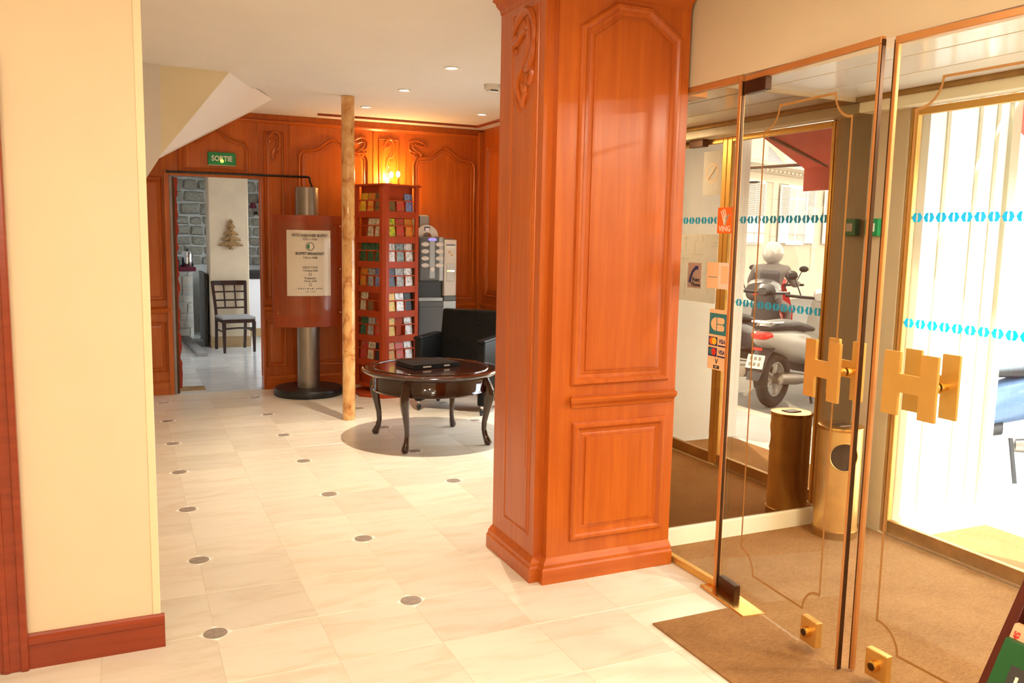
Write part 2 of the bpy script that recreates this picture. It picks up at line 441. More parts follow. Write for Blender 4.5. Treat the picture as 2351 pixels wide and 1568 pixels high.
def arch(u0, u1, v0, v1, drop=0.13, n=7):
    # rococo panel: straight sides, shoulders and a raised serpentine top
    w_ = u1 - u0; pts = [(u0, v0), (u1, v0), (u1, v1 - drop)]
    for k in range(1, n + 1):
        a = k / n * PI / 2
        pts.append((u1 - 0.10 * w_ * (1 - math.cos(a)), v1 - drop + 0.45 * drop * math.sin(a)))
    for k in range(1, 2 * n):
        t_ = k / (2 * n)
        x = u1 - 0.10 * w_ - t_ * 0.8 * w_
        pts.append((x, v1 - 0.55 * drop + 0.55 * drop * (0.5 - 0.5 * math.cos(2 * PI * t_)) * 1.0 - 0.10 * drop * math.sin(2 * PI * t_) * math.sin(2 * PI * t_)))
    for k in range(n, -1, -1):
        a = k / n * PI / 2
        pts.append((u0 + 0.10 * w_ * (1 - math.cos(a)), v1 - drop + 0.45 * drop * math.sin(a)))
    return pts
def spiral(cx, cy, r0, r1, a0, turns, n=16):
    return [(cx + (r0 + (r1 - r0) * k / n) * math.cos(a0 + turns * 2 * PI * k / n), cy + (r0 + (r1 - r0) * k / n) * math.sin(a0 + turns * 2 * PI * k / n)) for k in range(n + 1)]
def carving(f3, W, H, name, mat, parent, flip=1):
    """acanthus scroll about W wide and H tall, origin at its middle"""
    mb = MB()
    def smooth_path(P, k=5):
        out = []
        for i in range(len(P) - 1):
            a, b, c, d = (Vector(P[max(i - 1, 0)]), Vector(P[i]), Vector(P[i + 1]), Vector(P[min(i + 2, len(P) - 1)]))
            for j in range(k):
                u = j / k
                out.append(tuple(0.5 * ((2 * b) + (c - a) * u + (2 * a - 5 * b + 4 * c - d) * u * u + (3 * b - a - 3 * c + d) * u ** 3)))
        return out + [tuple(P[-1])]
    def stroke(pts, r, taper=True):
        pts = smooth_path(pts); n = len(pts)
        rr = [r * (0.25 + 0.75 * math.sin(PI * (0.08 + 0.84 * k / (n - 1)))) if taper else r for k in range(n)]
        mb.tube([f3(flip * x * W, y * H, 0.15 * r) for x, y in pts], rr, 7)
    S = 0.046 * H
    stroke([(0.42, 0.10), (0.48, 0.22), (0.46, 0.34), (0.34, 0.44), (0.15, 0.485), (-0.06, 0.47), (-0.24, 0.42), (-0.38, 0.36), (-0.46, 0.29)], S)
    stroke([(-0.46, 0.29), (-0.47, 0.25), (-0.38, 0.25), (-0.33, 0.29)], S * 0.8)
    stroke([(0.30, 0.20), (0.14, 0.28), (-0.02, 0.27), (-0.20, 0.22), (-0.38, 0.20), (-0.44, 0.15), (-0.36, 0.12), (-0.28, 0.15)], S * 0.85)
    stroke([(0.44, 0.22), (0.46, 0.10), (0.40, 0.00), (0.26, -0.07), (0.08, -0.10)], S * 1.05)
    stroke([(0.22, 0.40), (0.26, 0.28), (0.24, 0.14), (0.12, 0.02), (-0.02, -0.06)], S * 0.8)
    stroke([(0.02, 0.42), (0.10, 0.34), (0.10, 0.28)], S * 0.6)
    stroke([(0.08, -0.04), (0.30, -0.05), (0.40, -0.12), (0.36, -0.20), (0.22, -0.23), (0.16, -0.17), (0.24, -0.14)], S * 0.75)
    stroke([(-0.02, -0.06), (-0.16, -0.14), (-0.20, -0.24), (-0.12, -0.34), (0.02, -0.44)], S * 0.95)
    stroke([(0.16, -0.20), (0.14, -0.30), (0.08, -0.38), (0.02, -0.46)], S * 0.8)
    stroke([(-0.10, -0.20), (0.02, -0.26), (0.04, -0.36)], S * 0.6)
    stroke([(-0.20, -0.24), (-0.32, -0.30), (-0.26, -0.40), (-0.08, -0.50)], S * 0.45)
    for (x, y, dx, dy) in ((0.42, 0.34, 0.09, 0.03), (0.30, 0.44, 0.07, 0.05), (0.06, 0.47, -0.03, 0.03), (-0.20, 0.43, -0.12, 0.01), (-0.30, 0.21, -0.10, 0.035), (0.43, 0.08, 0.08, -0.02), (0.34, -0.02, 0.08, -0.03), (-0.18, -0.18, -0.10, 0.01), (-0.18, -0.28, -0.09, -0.02), (0.12, -0.32, 0.09, -0.02), (0.0, -0.42, 0.08, -0.03)):
        stroke([(x - dx * .6, y - dy * .6), (x, y), (x + dx * .5, y + dy * .5), (x + dx, y + dy)], S * 0.75)
    return mb.build(name, mat, parent, smooth=True)
def text_mesh(s, size, bold=0.0, align='CENTER'):
    c = bpy.data.curves.new('lettering', 'FONT'); c.body = s; c.size = size; c.align_x = align; c.align_y = 'CENTER'
    c.offset = bold; c.extrude = 0.0004; c.resolution_u = 3
    o = bpy.data.objects.new('tmp', c); COL.objects.link(o)
    dg = bpy.context.evaluated_depsgraph_get(); dg.update()
    me = bpy.data.meshes.new_from_object(o.evaluated_get(dg))
    bpy.data.objects.remove(o); me.name = 'lettering'
    return me
def lettering(s, size, mat, parent, mtx, bold=0.0, sx=1.0, align='CENTER', name='lettering'):
    me = text_mesh(s, size, bold, align)
    me.materials.clear(); me.materials.append(M[mat])
    me.transform(mtx @ Matrix.Diagonal((sx, 1, 1, 1)))
    return link(name, me, parent)
def frame_m(o, x, y):
    """matrix whose x,y axes are the given vectors, origin o"""
    x = Vector(x).normalized(); y = Vector(y).normalized(); z = x.cross(y)
    return Matrix(((x.x, y.x, z.x, o[0]), (x.y, y.y, z.y, o[1]), (x.z, y.z, z.z, o[2]), (0, 0, 0, 1)))
def light(kind, parent, loc, energy, color, size=0.1, rot=(0, 0, 0), spot=None, blend=0.4):
    d = bpy.data.lights.new('lamp_light', kind); d.energy = energy; d.color = color
    if kind == 'AREA': d.shape = 'DISK'; d.size = size
    else: d.shadow_soft_size = size
    if spot: d.spot_size = spot; d.spot_blend = blend
    o = bpy.data.objects.new('lamp_light', d); COL.objects.link(o); o.parent = parent; o.location = loc; o.rotation_euler = rot
    return o

# ------------------------------------------------------------------ large structure
ZL, ZH, ZF = 2.664, 2.69, 2.80          # low ceiling, rear ceiling, entrance ceiling
floor = struct(B(-3.6, 3.70, -3.6, 14.3, -0.08, -0.0012).build('floor', 'grout'))
tile_me = B(-0.1993, 0.1993, -0.2008, 0.2008, -0.012, 0.0).mesh('tile', 'marble', 0.0012, seg=1)
tile_grey = B(-0.1993, 0.1993, -0.2008, 0.2008, -0.012, 0.0).mesh('tile', 'greymarble', 0.0012, seg=1)
TP = 0.403
def tile_ok(x, y):
    if y > 8.6: return 0.2 < x < 2.4
    if y > 3.3: return 0.0 < x < 3.6 and not (1.68 < x < 3.6 and 3.35 < y < 3.75)
    return -0.9 < x < 2.3 and not (x > 2.15 and y < 2.6)
for i in range(-3, 9):
    for j in range(-4, 27):
        x, y = 0.27 + 0.4 * (i + 0.5), 3.322 + TP * (j + 0.5)
        if tile_ok(x, y):
            t = link('tile', tile_grey if y > 8.55 else tile_me, floor); t.location = (x, y, 0)
# plain slab under the part of the lobby that stands behind the camera
struct(B(-3.5, 2.38, -3.5, 1.71, -0.0012, -0.0004).build('floor_reception', 'marble'))
dia = MB().lathe([(0.066, 0.0001), (0.066, 0.0008)], 4).mesh('cabochon_setting', 'dotwhite')
dot = MB().lathe([(0.046, 0.0003), (0.046, 0.0014), (0.044, 0.0018)], 28).mesh('cabochon', 'dotstone')
for i in range(0, 4):
    for j in range(-1, 8):
        x, y = 0.27 + 0.8 * i, 3.322 + 0.806 * j
        if y > 8.5 or (i >= 2 and y < 3.9) or (i == 1 and y < 2.4) or (i >= 2 and y < 2.8): continue
        d = link('cabochon', dot, floor); d.location = (x, y, 0)
        s_ = link('cabochon_setting', dia, floor); s_.location = (x, y, 0); s_.rotation_euler = (0, 0, 0)

# ceilings
struct(B(-3.6, 1.72, -3.6, 6.95, ZL, ZL + 0.2).build('ceiling', 'ceil'))
struct(MB().box(1.72, 3.75, 3.46, 8.69, ZH, ZH + 0.2).box(0.0, 1.72, 6.95, 8.69, ZH, ZH + 0.2).build('ceiling_rear', 'ceil'))
struct(B(1.72, 2.52, -3.6, 3.46, ZF, ZF + 0.2).build('ceiling_entrance', 'ceil'))
struct(B(-0.1, 3.4, 8.69, 14.4, 2.75, 2.9).build('ceiling_restaurant', 'white'))

# walls of the front lobby
wl = struct(B(-0.37, 0.047, 3.30, 3.42, 0, ZL).build('wall_left', 'cream'))
bead = MB().box(0.047, 0.075, 3.298, 3.425, 0.02, ZL); bead.build('corner_bead', 'creamtrim', wl, 0.003)
bb = MB()
pr = [(3.300, 0), (3.283, 0), (3.283, 0.088), (3.278, 0.092), (3.278, 0.112), (3.288, 0.120), (3.292, 0.128), (3.300, 0.128)]
bb.rings([[(x, y, z) for y, z in pr] for x in (-0.37, 0.088)])
struct(bb.build('baseboard_left', 'darkwood'))
ar = MB().box(-0.452, -0.372, 3.276, 3.44, 0, 2.14).box(-0.386, -0.362, 3.268, 3.30, 0.0, 2.14).box(-0.440, -0.420, 3.270, 3.28, 0, 2.14)
struct(ar.build('trim_1', 'darkwood', None, 0.004))
struct(B(-1.38, -0.37, 3.30, 3.42, 2.14, ZL).build('wall_left_lintel', 'cream'))
struct(B(-3.6, -1.38, 3.30, 3.42, 0, ZL).build('wall_left_side', 'cream'))
struct(B(-3.75, -3.6, -3.6, 8.7, 0, ZL + 0.2).build('wall_far_left', 'cream'))
struct(B(-3.6, 2.52, -3.75, -3.6, 0, 3.0).build('wall_reception', 'cream'))
struct(B(-3.6, 0.0, 6.0, 6.12, 0, ZL).build('wall_corridor', 'cream'))
struct(B(-0.1, 0.02, 3.42, 8.57, 0, ZH).build('wall_lobby_left', 'cream'))
wr = struct(B(2.385, 2.52, -3.6, 3.46, 2.264, ZF).build('wall_right', 'cream'))
struct(B(2.385, 2.52, -3.6, 0.85, 0, 2.264).build('wall_right_side', 'cream'))
struct(B(1.62, 1.72, -3.6, 3.30, ZL - 0.001, ZF + 0.1).build('wall_ceiling_step', 'ceil'))

# staircase underside that cuts across the upper left
q = (0.236, 6.33, 2.064)
so = struct(MB().add([(0.694, 6.33, ZL), (1.184, 7.60, ZL + .028), (1.12, 8.58, ZH), (0.308, 8.58, 2.214), q], [(0, 1, 4), (1, 3, 4), (1, 2, 3)]).add([(0.694, 6.33, ZL + .03), (1.184, 7.60, ZL + .06), (1.12, 8.58, ZH + .03), (0.308, 8.58, 2.264), (0.236, 6.33, 2.114)], [(0, 4, 1), (1, 4, 3), (1, 3, 2)]).build('ceiling_stair_soffit', 'white'))
yw = MB(); yw.rings([[(0.250, y, ZL), (0.700, y, ZL), (0.240, y, 2.070)] for y in (6.325, 6.40)]); struct(yw.build('wall_stair', 'yellowwall'))
lw = MB(); lw.rings([[(-0.2, y, ZL), (0.252, y, ZL), (0.240, y, 2.066), (0.127, y, 1.883), (-0.2, y, 1.35)] for y in (6.30, 6.40)]); struct(lw.build('wall_stair_side', 'white'))

# back wall of panelled wood with the opening to the restaurant
wb = struct(MB().box(0.0, 0.38, 8.57, 8.69, 0, ZH).box(0.38, 1.22, 8.57, 8.69, 2.078, ZH).box(1.22, 3.75, 8.57, 8.69, 0, ZH).build('wall_back', 'wood'))
fb = lambda u, v, h: (u, 8.57 - h, v)
for a, b, c, d, isarch in ((0.47, 1.12, 2.10, 2.56, 1), (1.245, 1.445, 0.90, 2.53, 0), (1.57, 2.28, 0.90, 2.50, 1), (2.385, 2.60, 0.90, 2.53, 0), (2.745, 3.45, 0.87, 2.49, 1)):
    if isarch: panel(arch(a, b, c, d, 0.22 if c < 2 else 0.25), [(p * 0.75, h * 1.35) for p, h in RAISED], fb, 'raised_panel', 'wood', wb)
    else: panel(rect(a, b, c, d), [(p * 0.5, h) for p, h in RAISED], fb, 'raised_panel', 'wood', wb)
for a, b in ((1.245, 1.445), (1.57, 2.28), (2.385, 2.60), (2.745, 3.45)):
    panel(rect(a, b, 0.22, 0.70), [(p * 0.6, h) for p, h in RAISED], fb, 'raised_panel', 'wood', wb)
panel(rect(0.10, 0.33, 0.90, 2.05), [(p * 0.6, h) for p, h in RAISED], fb, 'raised_panel', 'wood', wb)
panel(rect(0.10, 0.33, 0.22, 0.70), [(p * 0.6, h) for p, h in RAISED], fb, 'raised_panel', 'wood', wb)
rail_pr = [(0, 0), (0.012, 0.004), (0.03, 0.03), (0.034, 0.045), (0.02, 0.055), (0.012, 0.062), (0, 0.066)]
def hrail(x0, x1, z, name='chair_rail', par=wb):
    MB().rings([[(x, 8.57 - p, z + h) for p, h in rail_pr] for x in (x0, x1)]).build(name, 'wood_h', par)
hrail(1.22, 3.53, 0.775); hrail(0.02, 0.37, 0.775)
MB().rings([[(x, 8.57 - p, h) for p, h in ((0, 0), (0.022, 0), (0.022, 0.11), (0.012, 0.13), (0, 0.135))] for x in (1.22, 3.53)]).build('skirting', 'wood_h', wb)
MB().rings([[(x, 8.57 - p, h) for p, h in ((0, 0), (0.022, 0), (0.022, 0.11), (0.012, 0.13), (0, 0.135))] for x in (0.02, 0.37)]).build('skirting', 'wood_h', wb)
MB().rings([[(x, 8.57 - p * .8, 2.60 + h * .6) for p, h in rail_pr] for x in (1.0, 3.53)]).build('frieze_moulding', 'wood_h', wb)
for x in (1.20, 1.50, 2.335, 2.67):
    B(x - 0.006, x + 0.006, 8.562, 8.58, 0.14, 2.66).build('stile_bead', 'wood', wb)
B(3.47, 3.55, 8.50, 8.58, 0, 2.66).build('corner_post', 'wood', wb, 0.004)
for cx, cz, W, H, fl in ((1.345, 2.38, 0.11, 0.30, 1), (2.495, 2.37, 0.11, 0.32, 1), (2.20, 2.42, 0.15, 0.22, 1), (2.80, 2.43, 0.20, 0.20, -1)):
    carving(lambda u, v, h, cx=cx, cz=cz: (cx + u, 8.566 - h - 0.004, cz + v), W, H, 'acanthus_carving', 'wood', wb, fl)
# door casing
MB().box(0.34, 0.385, 8.545, 8.70, 0, 2.10).box(0.385, 1.215, 8.55, 8.57, 2.065, 2.10).box(1.212, 1.235, 8.545, 8.70, 0, 2.10).build('door_casing', 'wood', wb, 0.003)
# right return wall beside the panelling and the wide window
wq = struct(MB().box(3.53, 3.70, 7.62, 8.57, 0, ZH).build('wall_right_rear', 'wood'))
fr_ = lambda u, v, h: (3.53 - h, u, v)
panel(rect(7.74, 8.40, 0.92, 2.50)[::-1], [(p * 0.75, h * 1.3) for p, h in RAISED], fr_, 'raised_panel', 'wood', wq)
panel(rect(7.74, 8.40, 0.22, 0.70)[::-1], [(p * 0.6, h) for p, h in RAISED], fr_, 'raised_panel', 'wood', wq)
MB().rings([[(3.53 - p, y, 0.775 + h) for p, h in rail_pr] for y in (7.62, 8.50)]).build('chair_rail', 'wood_h', wq)
MB().rings([[(3.53 - p, y, h) for p, h in ((0, 0), (0.022, 0), (0.022, 0.11), (0, 0.135))] for y in (7.62, 8.50)]).build('skirting', 'wood_h', wq)
WY0, WY1, WZ0, WZ1 = 5.4, 7.25, 0.40, 1.55
struct(MB().box(3.55, 3.70, 3.80, 7.62, 0, WZ0).box(3.55, 3.70, 3.80, 7.62, WZ1, ZH).box(3.55, 3.70, 3.80, WY0, WZ0, WZ1).box(3.55, 3.70, WY1, 7.62, WZ0, WZ1).build('wall_window_side', 'cream'))
wm = (WY0 + WY1) / 2
win = struct(MB().box(3.57, 3.65, WY0, WY0 + .05, WZ0, WZ1).box(3.57, 3.65, WY1 - .05, WY1, WZ0, WZ1).box(3.57, 3.65, wm - .03, wm + .03, WZ0, WZ1).box(3.57, 3.65, WY0 + .05, WY1 - .05, WZ0, WZ0 + .06).box(3.57, 3.65, WY0 + .05, WY1 - .05, WZ1 - .06, WZ1).build('window_1', 'brassdull'))
B(3.605, 3.612, WY0 + .05, wm - .03, WZ0 + .06, WZ1 - .06).build('pane', 'streetglass', win)
B(3.605, 3.612, wm + .03, WY1 - .05, WZ0 + .06, WZ1 - .06).build('pane', 'streetglass', win)
# wooden moulding fixed under the rear ceiling
struct(MB().box(1.705, 3.36, 8.235, 8.275, 2.671, ZH).box(3.32, 3.36, 4.0, 8.236, 2.671, ZH).build('trim_2', 'darkwood', None, 0.004))
# ---- vestibule
wv = struct(MB().box(2.375, 3.78, 3.462, 3.80, 0, ZH).build('wall_vestibule', 'cream'))
struct(B(2.425, 3.46, 3.432, 3.462, 0.0, 0.100).build('baseboard_vestibule', 'skirt', None, 0.004))
struct(B(3.46, 3.70, 3.432, 3.462, 0.0, 0.100).build('baseboard_shaded', 'brassdull', None, 0.004))  # brown brass colour stands for shade on the cream skirting's end
struct(B(2.52, 3.80, 0.72, 0.85, 0, 2.6).build('wall_vestibule_near', 'cream'))
cv = struct(B(2.52, 3.62, 0.85, 3.462, 2.3435, 2.50).build('ceiling_vestibule', 'tan'))
bd = B(-0.1495, 0.1495, -1.305, 1.305, 2.340, 2.357).mesh('ceiling_board', 'board', 0.002, seg=1)
for k in range(3):
    c = link('ceiling_board', bd, cv); c.location = (2.81 + 0.31 * k, 2.155, 0)
c = link('ceiling_board', B(2.522, 2.650, 0.85, 3.46, 2.340, 2.357).mesh('ceiling_board', 'board', 0.002, seg=1), cv)
struct(B(2.385, 2.52, 3.34, 3.462, 2.236, 2.264).build('trim_3', 'edge'))
struct(MB().box(3.585, 3.70, 0.85, 3.462, 2.315, 2.50).build('trim_4', 'brassdull', None, 0.003))
struct(MB().box(3.60, 3.70, 0.85, 3.462, 2.262, 2.315).build('trim_5', 'skirt', None, 0.003))
# jamb between mirror and street door
struct(MB().box(3.70, 3.80, 3.205, 3.462, 0, 2.5).build('wall_jamb', 'beige'))
# solid masonry either side of the street recess and above it
fl = struct(MB().box(3.80, 4.45, 3.158, 5.35, 0, 3.6).build('wall_street', 'flank'))  # lengthened past the recess so that sun misses the rear window
for x in (3.93, 4.17, 4.31):
    B(x - 0.012, x + 0.012, 3.150, 3.158, 0.02, 2.44).build('pilaster_strip', 'flankstrip', fl)
B(4.40, 4.47, 3.13, 3.18, 0.0, 2.44).build('corner_strip', 'flankstrip', fl, 0.005)
B(3.80, 4.40, 3.143, 3.158, 0.0, 0.09).build('skirting', 'flank', fl)
struct(MB().box(3.70, 4.45, -3.6, 1.58, 0, 3.6).build('wall_street_near', 'flank'))
struct(MB().box(3.70, 4.45, 1.58, 3.158, 2.42, 3.6).box(3.70, 3.80, 1.58, 3.205, 2.315, 2.42).build('wall_street_lintel', 'flank'))
struct(MB().box(2.52, 3.80, -3.6, 0.72, 2.5, 3.6).build('wall_street_upper', 'flank'))
struct(B(3.75, 4.45, 7.7, 9.55, 0, 3.6).build('wall_sun_block', 'flank'))  # unseen block added to keep sun out of the restaurant window
struct(B(3.70, 5.15, -30, 30, -0.10, 0.0).build('pavement', 'pave'))
struct(B(5.15, 5.30, -30, 30, -0.10, 0.004).build('kerb', 'facadetrim', None, 0.01))
struct(B(5.30, 60, -50, 50, -0.10, -0.002).build('road', 'asphalt'))

# restaurant shell
struct(B(0.10, 0.25, 8.69, 14.2, 0, 2.75).build('wall_restaurant_left', 'white'))
ws = struct(B(0.25, 3.3, 14.02, 14.2, 0, 2.75).build('wall_restaurant', 'mortar'))
struct(MB().box(3.2, 3.3, 8.69, 9.6, 0, 2.75).box(3.2, 3.3, 9.6, 12.4, 0, 0.6).box(3.2, 3.3, 9.6, 12.4, 2.25, 2.75).box(3.2, 3.3, 12.4, 14.2, 0, 2.75).build('wall_restaurant_right', 'white'))
wn2 = struct(MB().box(3.21, 3.27, 9.6, 9.66, 0.6, 2.25).box(3.21, 3.27, 12.34, 12.4, 0.6, 2.25).box(3.21, 3.27, 10.97, 11.03, 0.6, 2.25).box(3.21, 3.27, 9.66, 12.34, 0.6, 0.66).box(3.21, 3.27, 9.66, 12.34, 2.19, 2.25).build('window_2', 'espresso'))
B(3.235, 3.243, 9.66, 10.97, 0.66, 2.19).build('pane', 'streetglass', wn2); B(3.235, 3.243, 11.03, 12.34, 0.66, 2.19).build('pane', 'streetglass', wn2)
def stone_mesh(sd):
    rnd = random.Random(sd)
    c = [(-.5, -.5), (0, -.53), (.5, -.5), (.53, 0), (.5, .5), (0, .52), (-.5, .5), (-.53, 0)]
    c = [(a + rnd.uniform(-.06, .06), b + rnd.uniform(-.08, .08)) for a, b in c]
    r0 = [(a, 0.0, b) for a, b in c]; r1 = [(a * .97, -0.5, b * .95) for a, b in c]; r2_ = [(a * .78, -0.8 + rnd.uniform(-.15, .15), b * .74) for a, b in c]
    return MB().rings([r0, r1, r2_]).mesh('stone', 'stone', smooth=True)
sm = [stone_mesh(k) for k in range(6)]
z = 1.02
while z < 2.6:
    h = random.uniform(0.13, 0.21); x = 0.45 + random.uniform(-0.1, 0.1)
    while x < 2.35:
        l = random.uniform(0.16, 0.33)
        if not (1.30 < x and x + l < 1.72):
            s_ = link('stone', random.choice(sm), ws); s_.location = (x + l / 2, 14.02, z + h / 2)
            s_.scale = (l - 0.03, random.uniform(0.03, 0.06), h - 0.03)
        x += l
    z += h
B(1.4, 3.2, 13.0, 14.02, 0.86, 0.95).build('ledge', 'black', ws)
B(1.4, 3.2, 13.02, 14.02, 0.12, 0.86).build('wainscot', 'white', ws)
B(1.4, 3.2, 12.98, 14.02, 0.0, 0.12).build('skirting', 'tanstone', ws)
pil = thing('plaster_pillar', 'square beige plastered pillar standing in the restaurant behind the café chair', 'pillar', (1.26, 12.1, 0))
B(-0.25, 0.25, -0.25, 0.25, 0.14, 2.75).build('shaft', 'plaster', pil, 0.01)
B(-0.255, 0.255, -0.255, 0.255, 0.0, 0.14).build('skirting', 'tanstone', pil)

# ------------------------------------------------------------------ panelled pillar
pc = thing('panelled_pillar', 'tall orange-brown wood panelled pillar with carved scroll beside the glass doors', 'pillar', (2.0, 3.55, 0))
o_ = Vector((2.0, 3.55, 0))
def pb(mb, name, mat, bev=0, smooth=False):
    mb.v = [(a - o_.x, b - o_.y, c) for a, b, c in mb.v]
    return mb.build(name, mat, pc, bev, smooth)
foot = [(1.655, 3.80), (1.655, 3.33), (1.70, 3.33), (1.70, 3.285), (2.37, 3.285), (2.37, 3.80)]
pb(MB().prism(foot, lambda u, v, h: (u, v, h), 0.0, ZH - 0.003), 'shaft', 'wood')
def flare(levels, name, mat):
    rs = []
    for d, z_ in levels:
        rs.append([(u - (d if u < 1.69 else (d if u < 1.75 else 0)), v - (d if v < 3.4 else 0), z_) for u, v in foot])
    pb(MB().rings(rs), name, mat)
flare([(0.034, 0), (0.034, 0.066), (0.030, 0.070), (0.026, 0.074), (0.024, 0.088), (0.012, 0.100), (0.004, 0.108), (0.0, 0.112)], 'plinth', 'wood_h')
flare([(0.0, 2.600), (0.006, 2.606), (0.008, 2.620), (0.026, 2.636), (0.032, 2.650), (0.044, 2.656), (0.050, ZL - .002)], 'cornice', 'wood_h')
ff = lambda u, v, h: (u - o_.x, 3.285 - h - o_.y, v)
up_poly = [(1.80, 0.905), (2.325, 0.905), (2.325, 2.470), (2.15, 2.585), (1.975, 2.585), (1.80, 2.470)]
COLP = [(0, 0), (0.002, 0.010), (0.010, 0.018), (0.022, 0.018), (0.030, 0.010), (0.036, 0.002), (0.050, 0.000), (0.058, 0.003), (0.070, 0.004), (0.0702, 0.010), (0.080, 0.0105)]
panel(up_poly, COLP, ff, 'raised_panel', 'wood', pc)
panel(rect(1.815, 2.318, 0.180, 0.735), COLP, ff, 'raised_panel', 'wood', pc)
MB().rings([[(x + sx * p * .8 - o_.x, 3.285 - p - o_.y, 0.800 + h) for p, h in ((0, 0), (0.008, 0.003), (0.014, 0.016), (0.028, 0.030), (0.034, 0.044), (0.034, 0.052), (0.022, 0.058), (0, 0.060))] for x, sx in ((1.815, -1), (2.350, 0.4))]).build('chair_rail', 'wood_h', pc)
fl_ = lambda u, v, h: (1.655 - h - o_.x, u - o_.y, v)
panel(rect(3.385, 3.665, 0.19, 2.575)[::-1], [(0, 0), (0.002, 0.004), (0.010, 0.006), (0.016, 0.001), (0.020, 0.0006), (0.024, 0.004), (0.032, 0.004)], fl_, 'raised_panel', 'wood', pc)
carving(lambda u, v, h: (1.6525 - h * 1.0 - o_.x, 3.535 - u - o_.y, 2.345 + v), 0.235, 0.44, 'acanthus_carving', 'wood', pc, 1)
MB().tube([(1.652 - o_.x, 3.425 - o_.y, z_) for z_ in (0.5, 1.3, 2.15, 2.19)], [0.003, 0.003, 0.003, 0.001], 6).build('carved_line', 'wood', pc)

# ------------------------------------------------------------------ glass entrance screen
G = 2.40
side = thing('glass_side_panel', 'fixed narrow glass panel with stickers between the wood pillar and the swing door', 'glass panel', (G, 3.14, 0))
def loc(mb, o, name, mat, par, bev=0, smooth=False):
    mb.v = [(a - o[0], b - o[1], c - o[2]) for a, b, c in mb.v]
    return mb.build(name, mat, par, bev, smooth)
so_ = (G, 3.14, 0)
loc(MB().box(G - .004, G + .004, 2.952, 3.335, 0.030, 2.236), so_, 'pane', 'glass', side)
loc(MB().box(G - .016, G + .016, 2.948, 3.335, 0.0, 0.032), so_, 'base_rail', 'brasssatin', side, 0.003)
loc(MB().box(G - .012, G + .012, 2.936, 2.952, 0.0, 2.236), so_, 'edge_strip', 'edge', side)
loc(MB().box(G - .006, G + .006, 2.932, 2.936, 0.0, 2.236), so_, 'seal', 'bronze', side)
struct(MB().box(2.384, 2.42, 0.85, 1.335, 2.236, 2.264).box(2.384, 2.42, 2.935, 3.335, 2.236, 2.264).build('trim_6', 'edge', None, 0.003))
# plain fixed pane beyond the doors
far = thing('glass_side_panel', 'fixed glass panel beyond the second swing door beside the brochure stand', 'glass panel', (G, 1.1, 0))
loc(MB().box(G - .004, G + .004, 0.86, 1.335, 0.03, 2.236), (G, 1.1, 0), 'pane', 'glass', far)
loc(MB().box(G - .016, G + .016, 0.86, 1.335, 0.0, 0.032), (G, 1.1, 0), 'base_rail', 'brasssatin', far, 0.003)

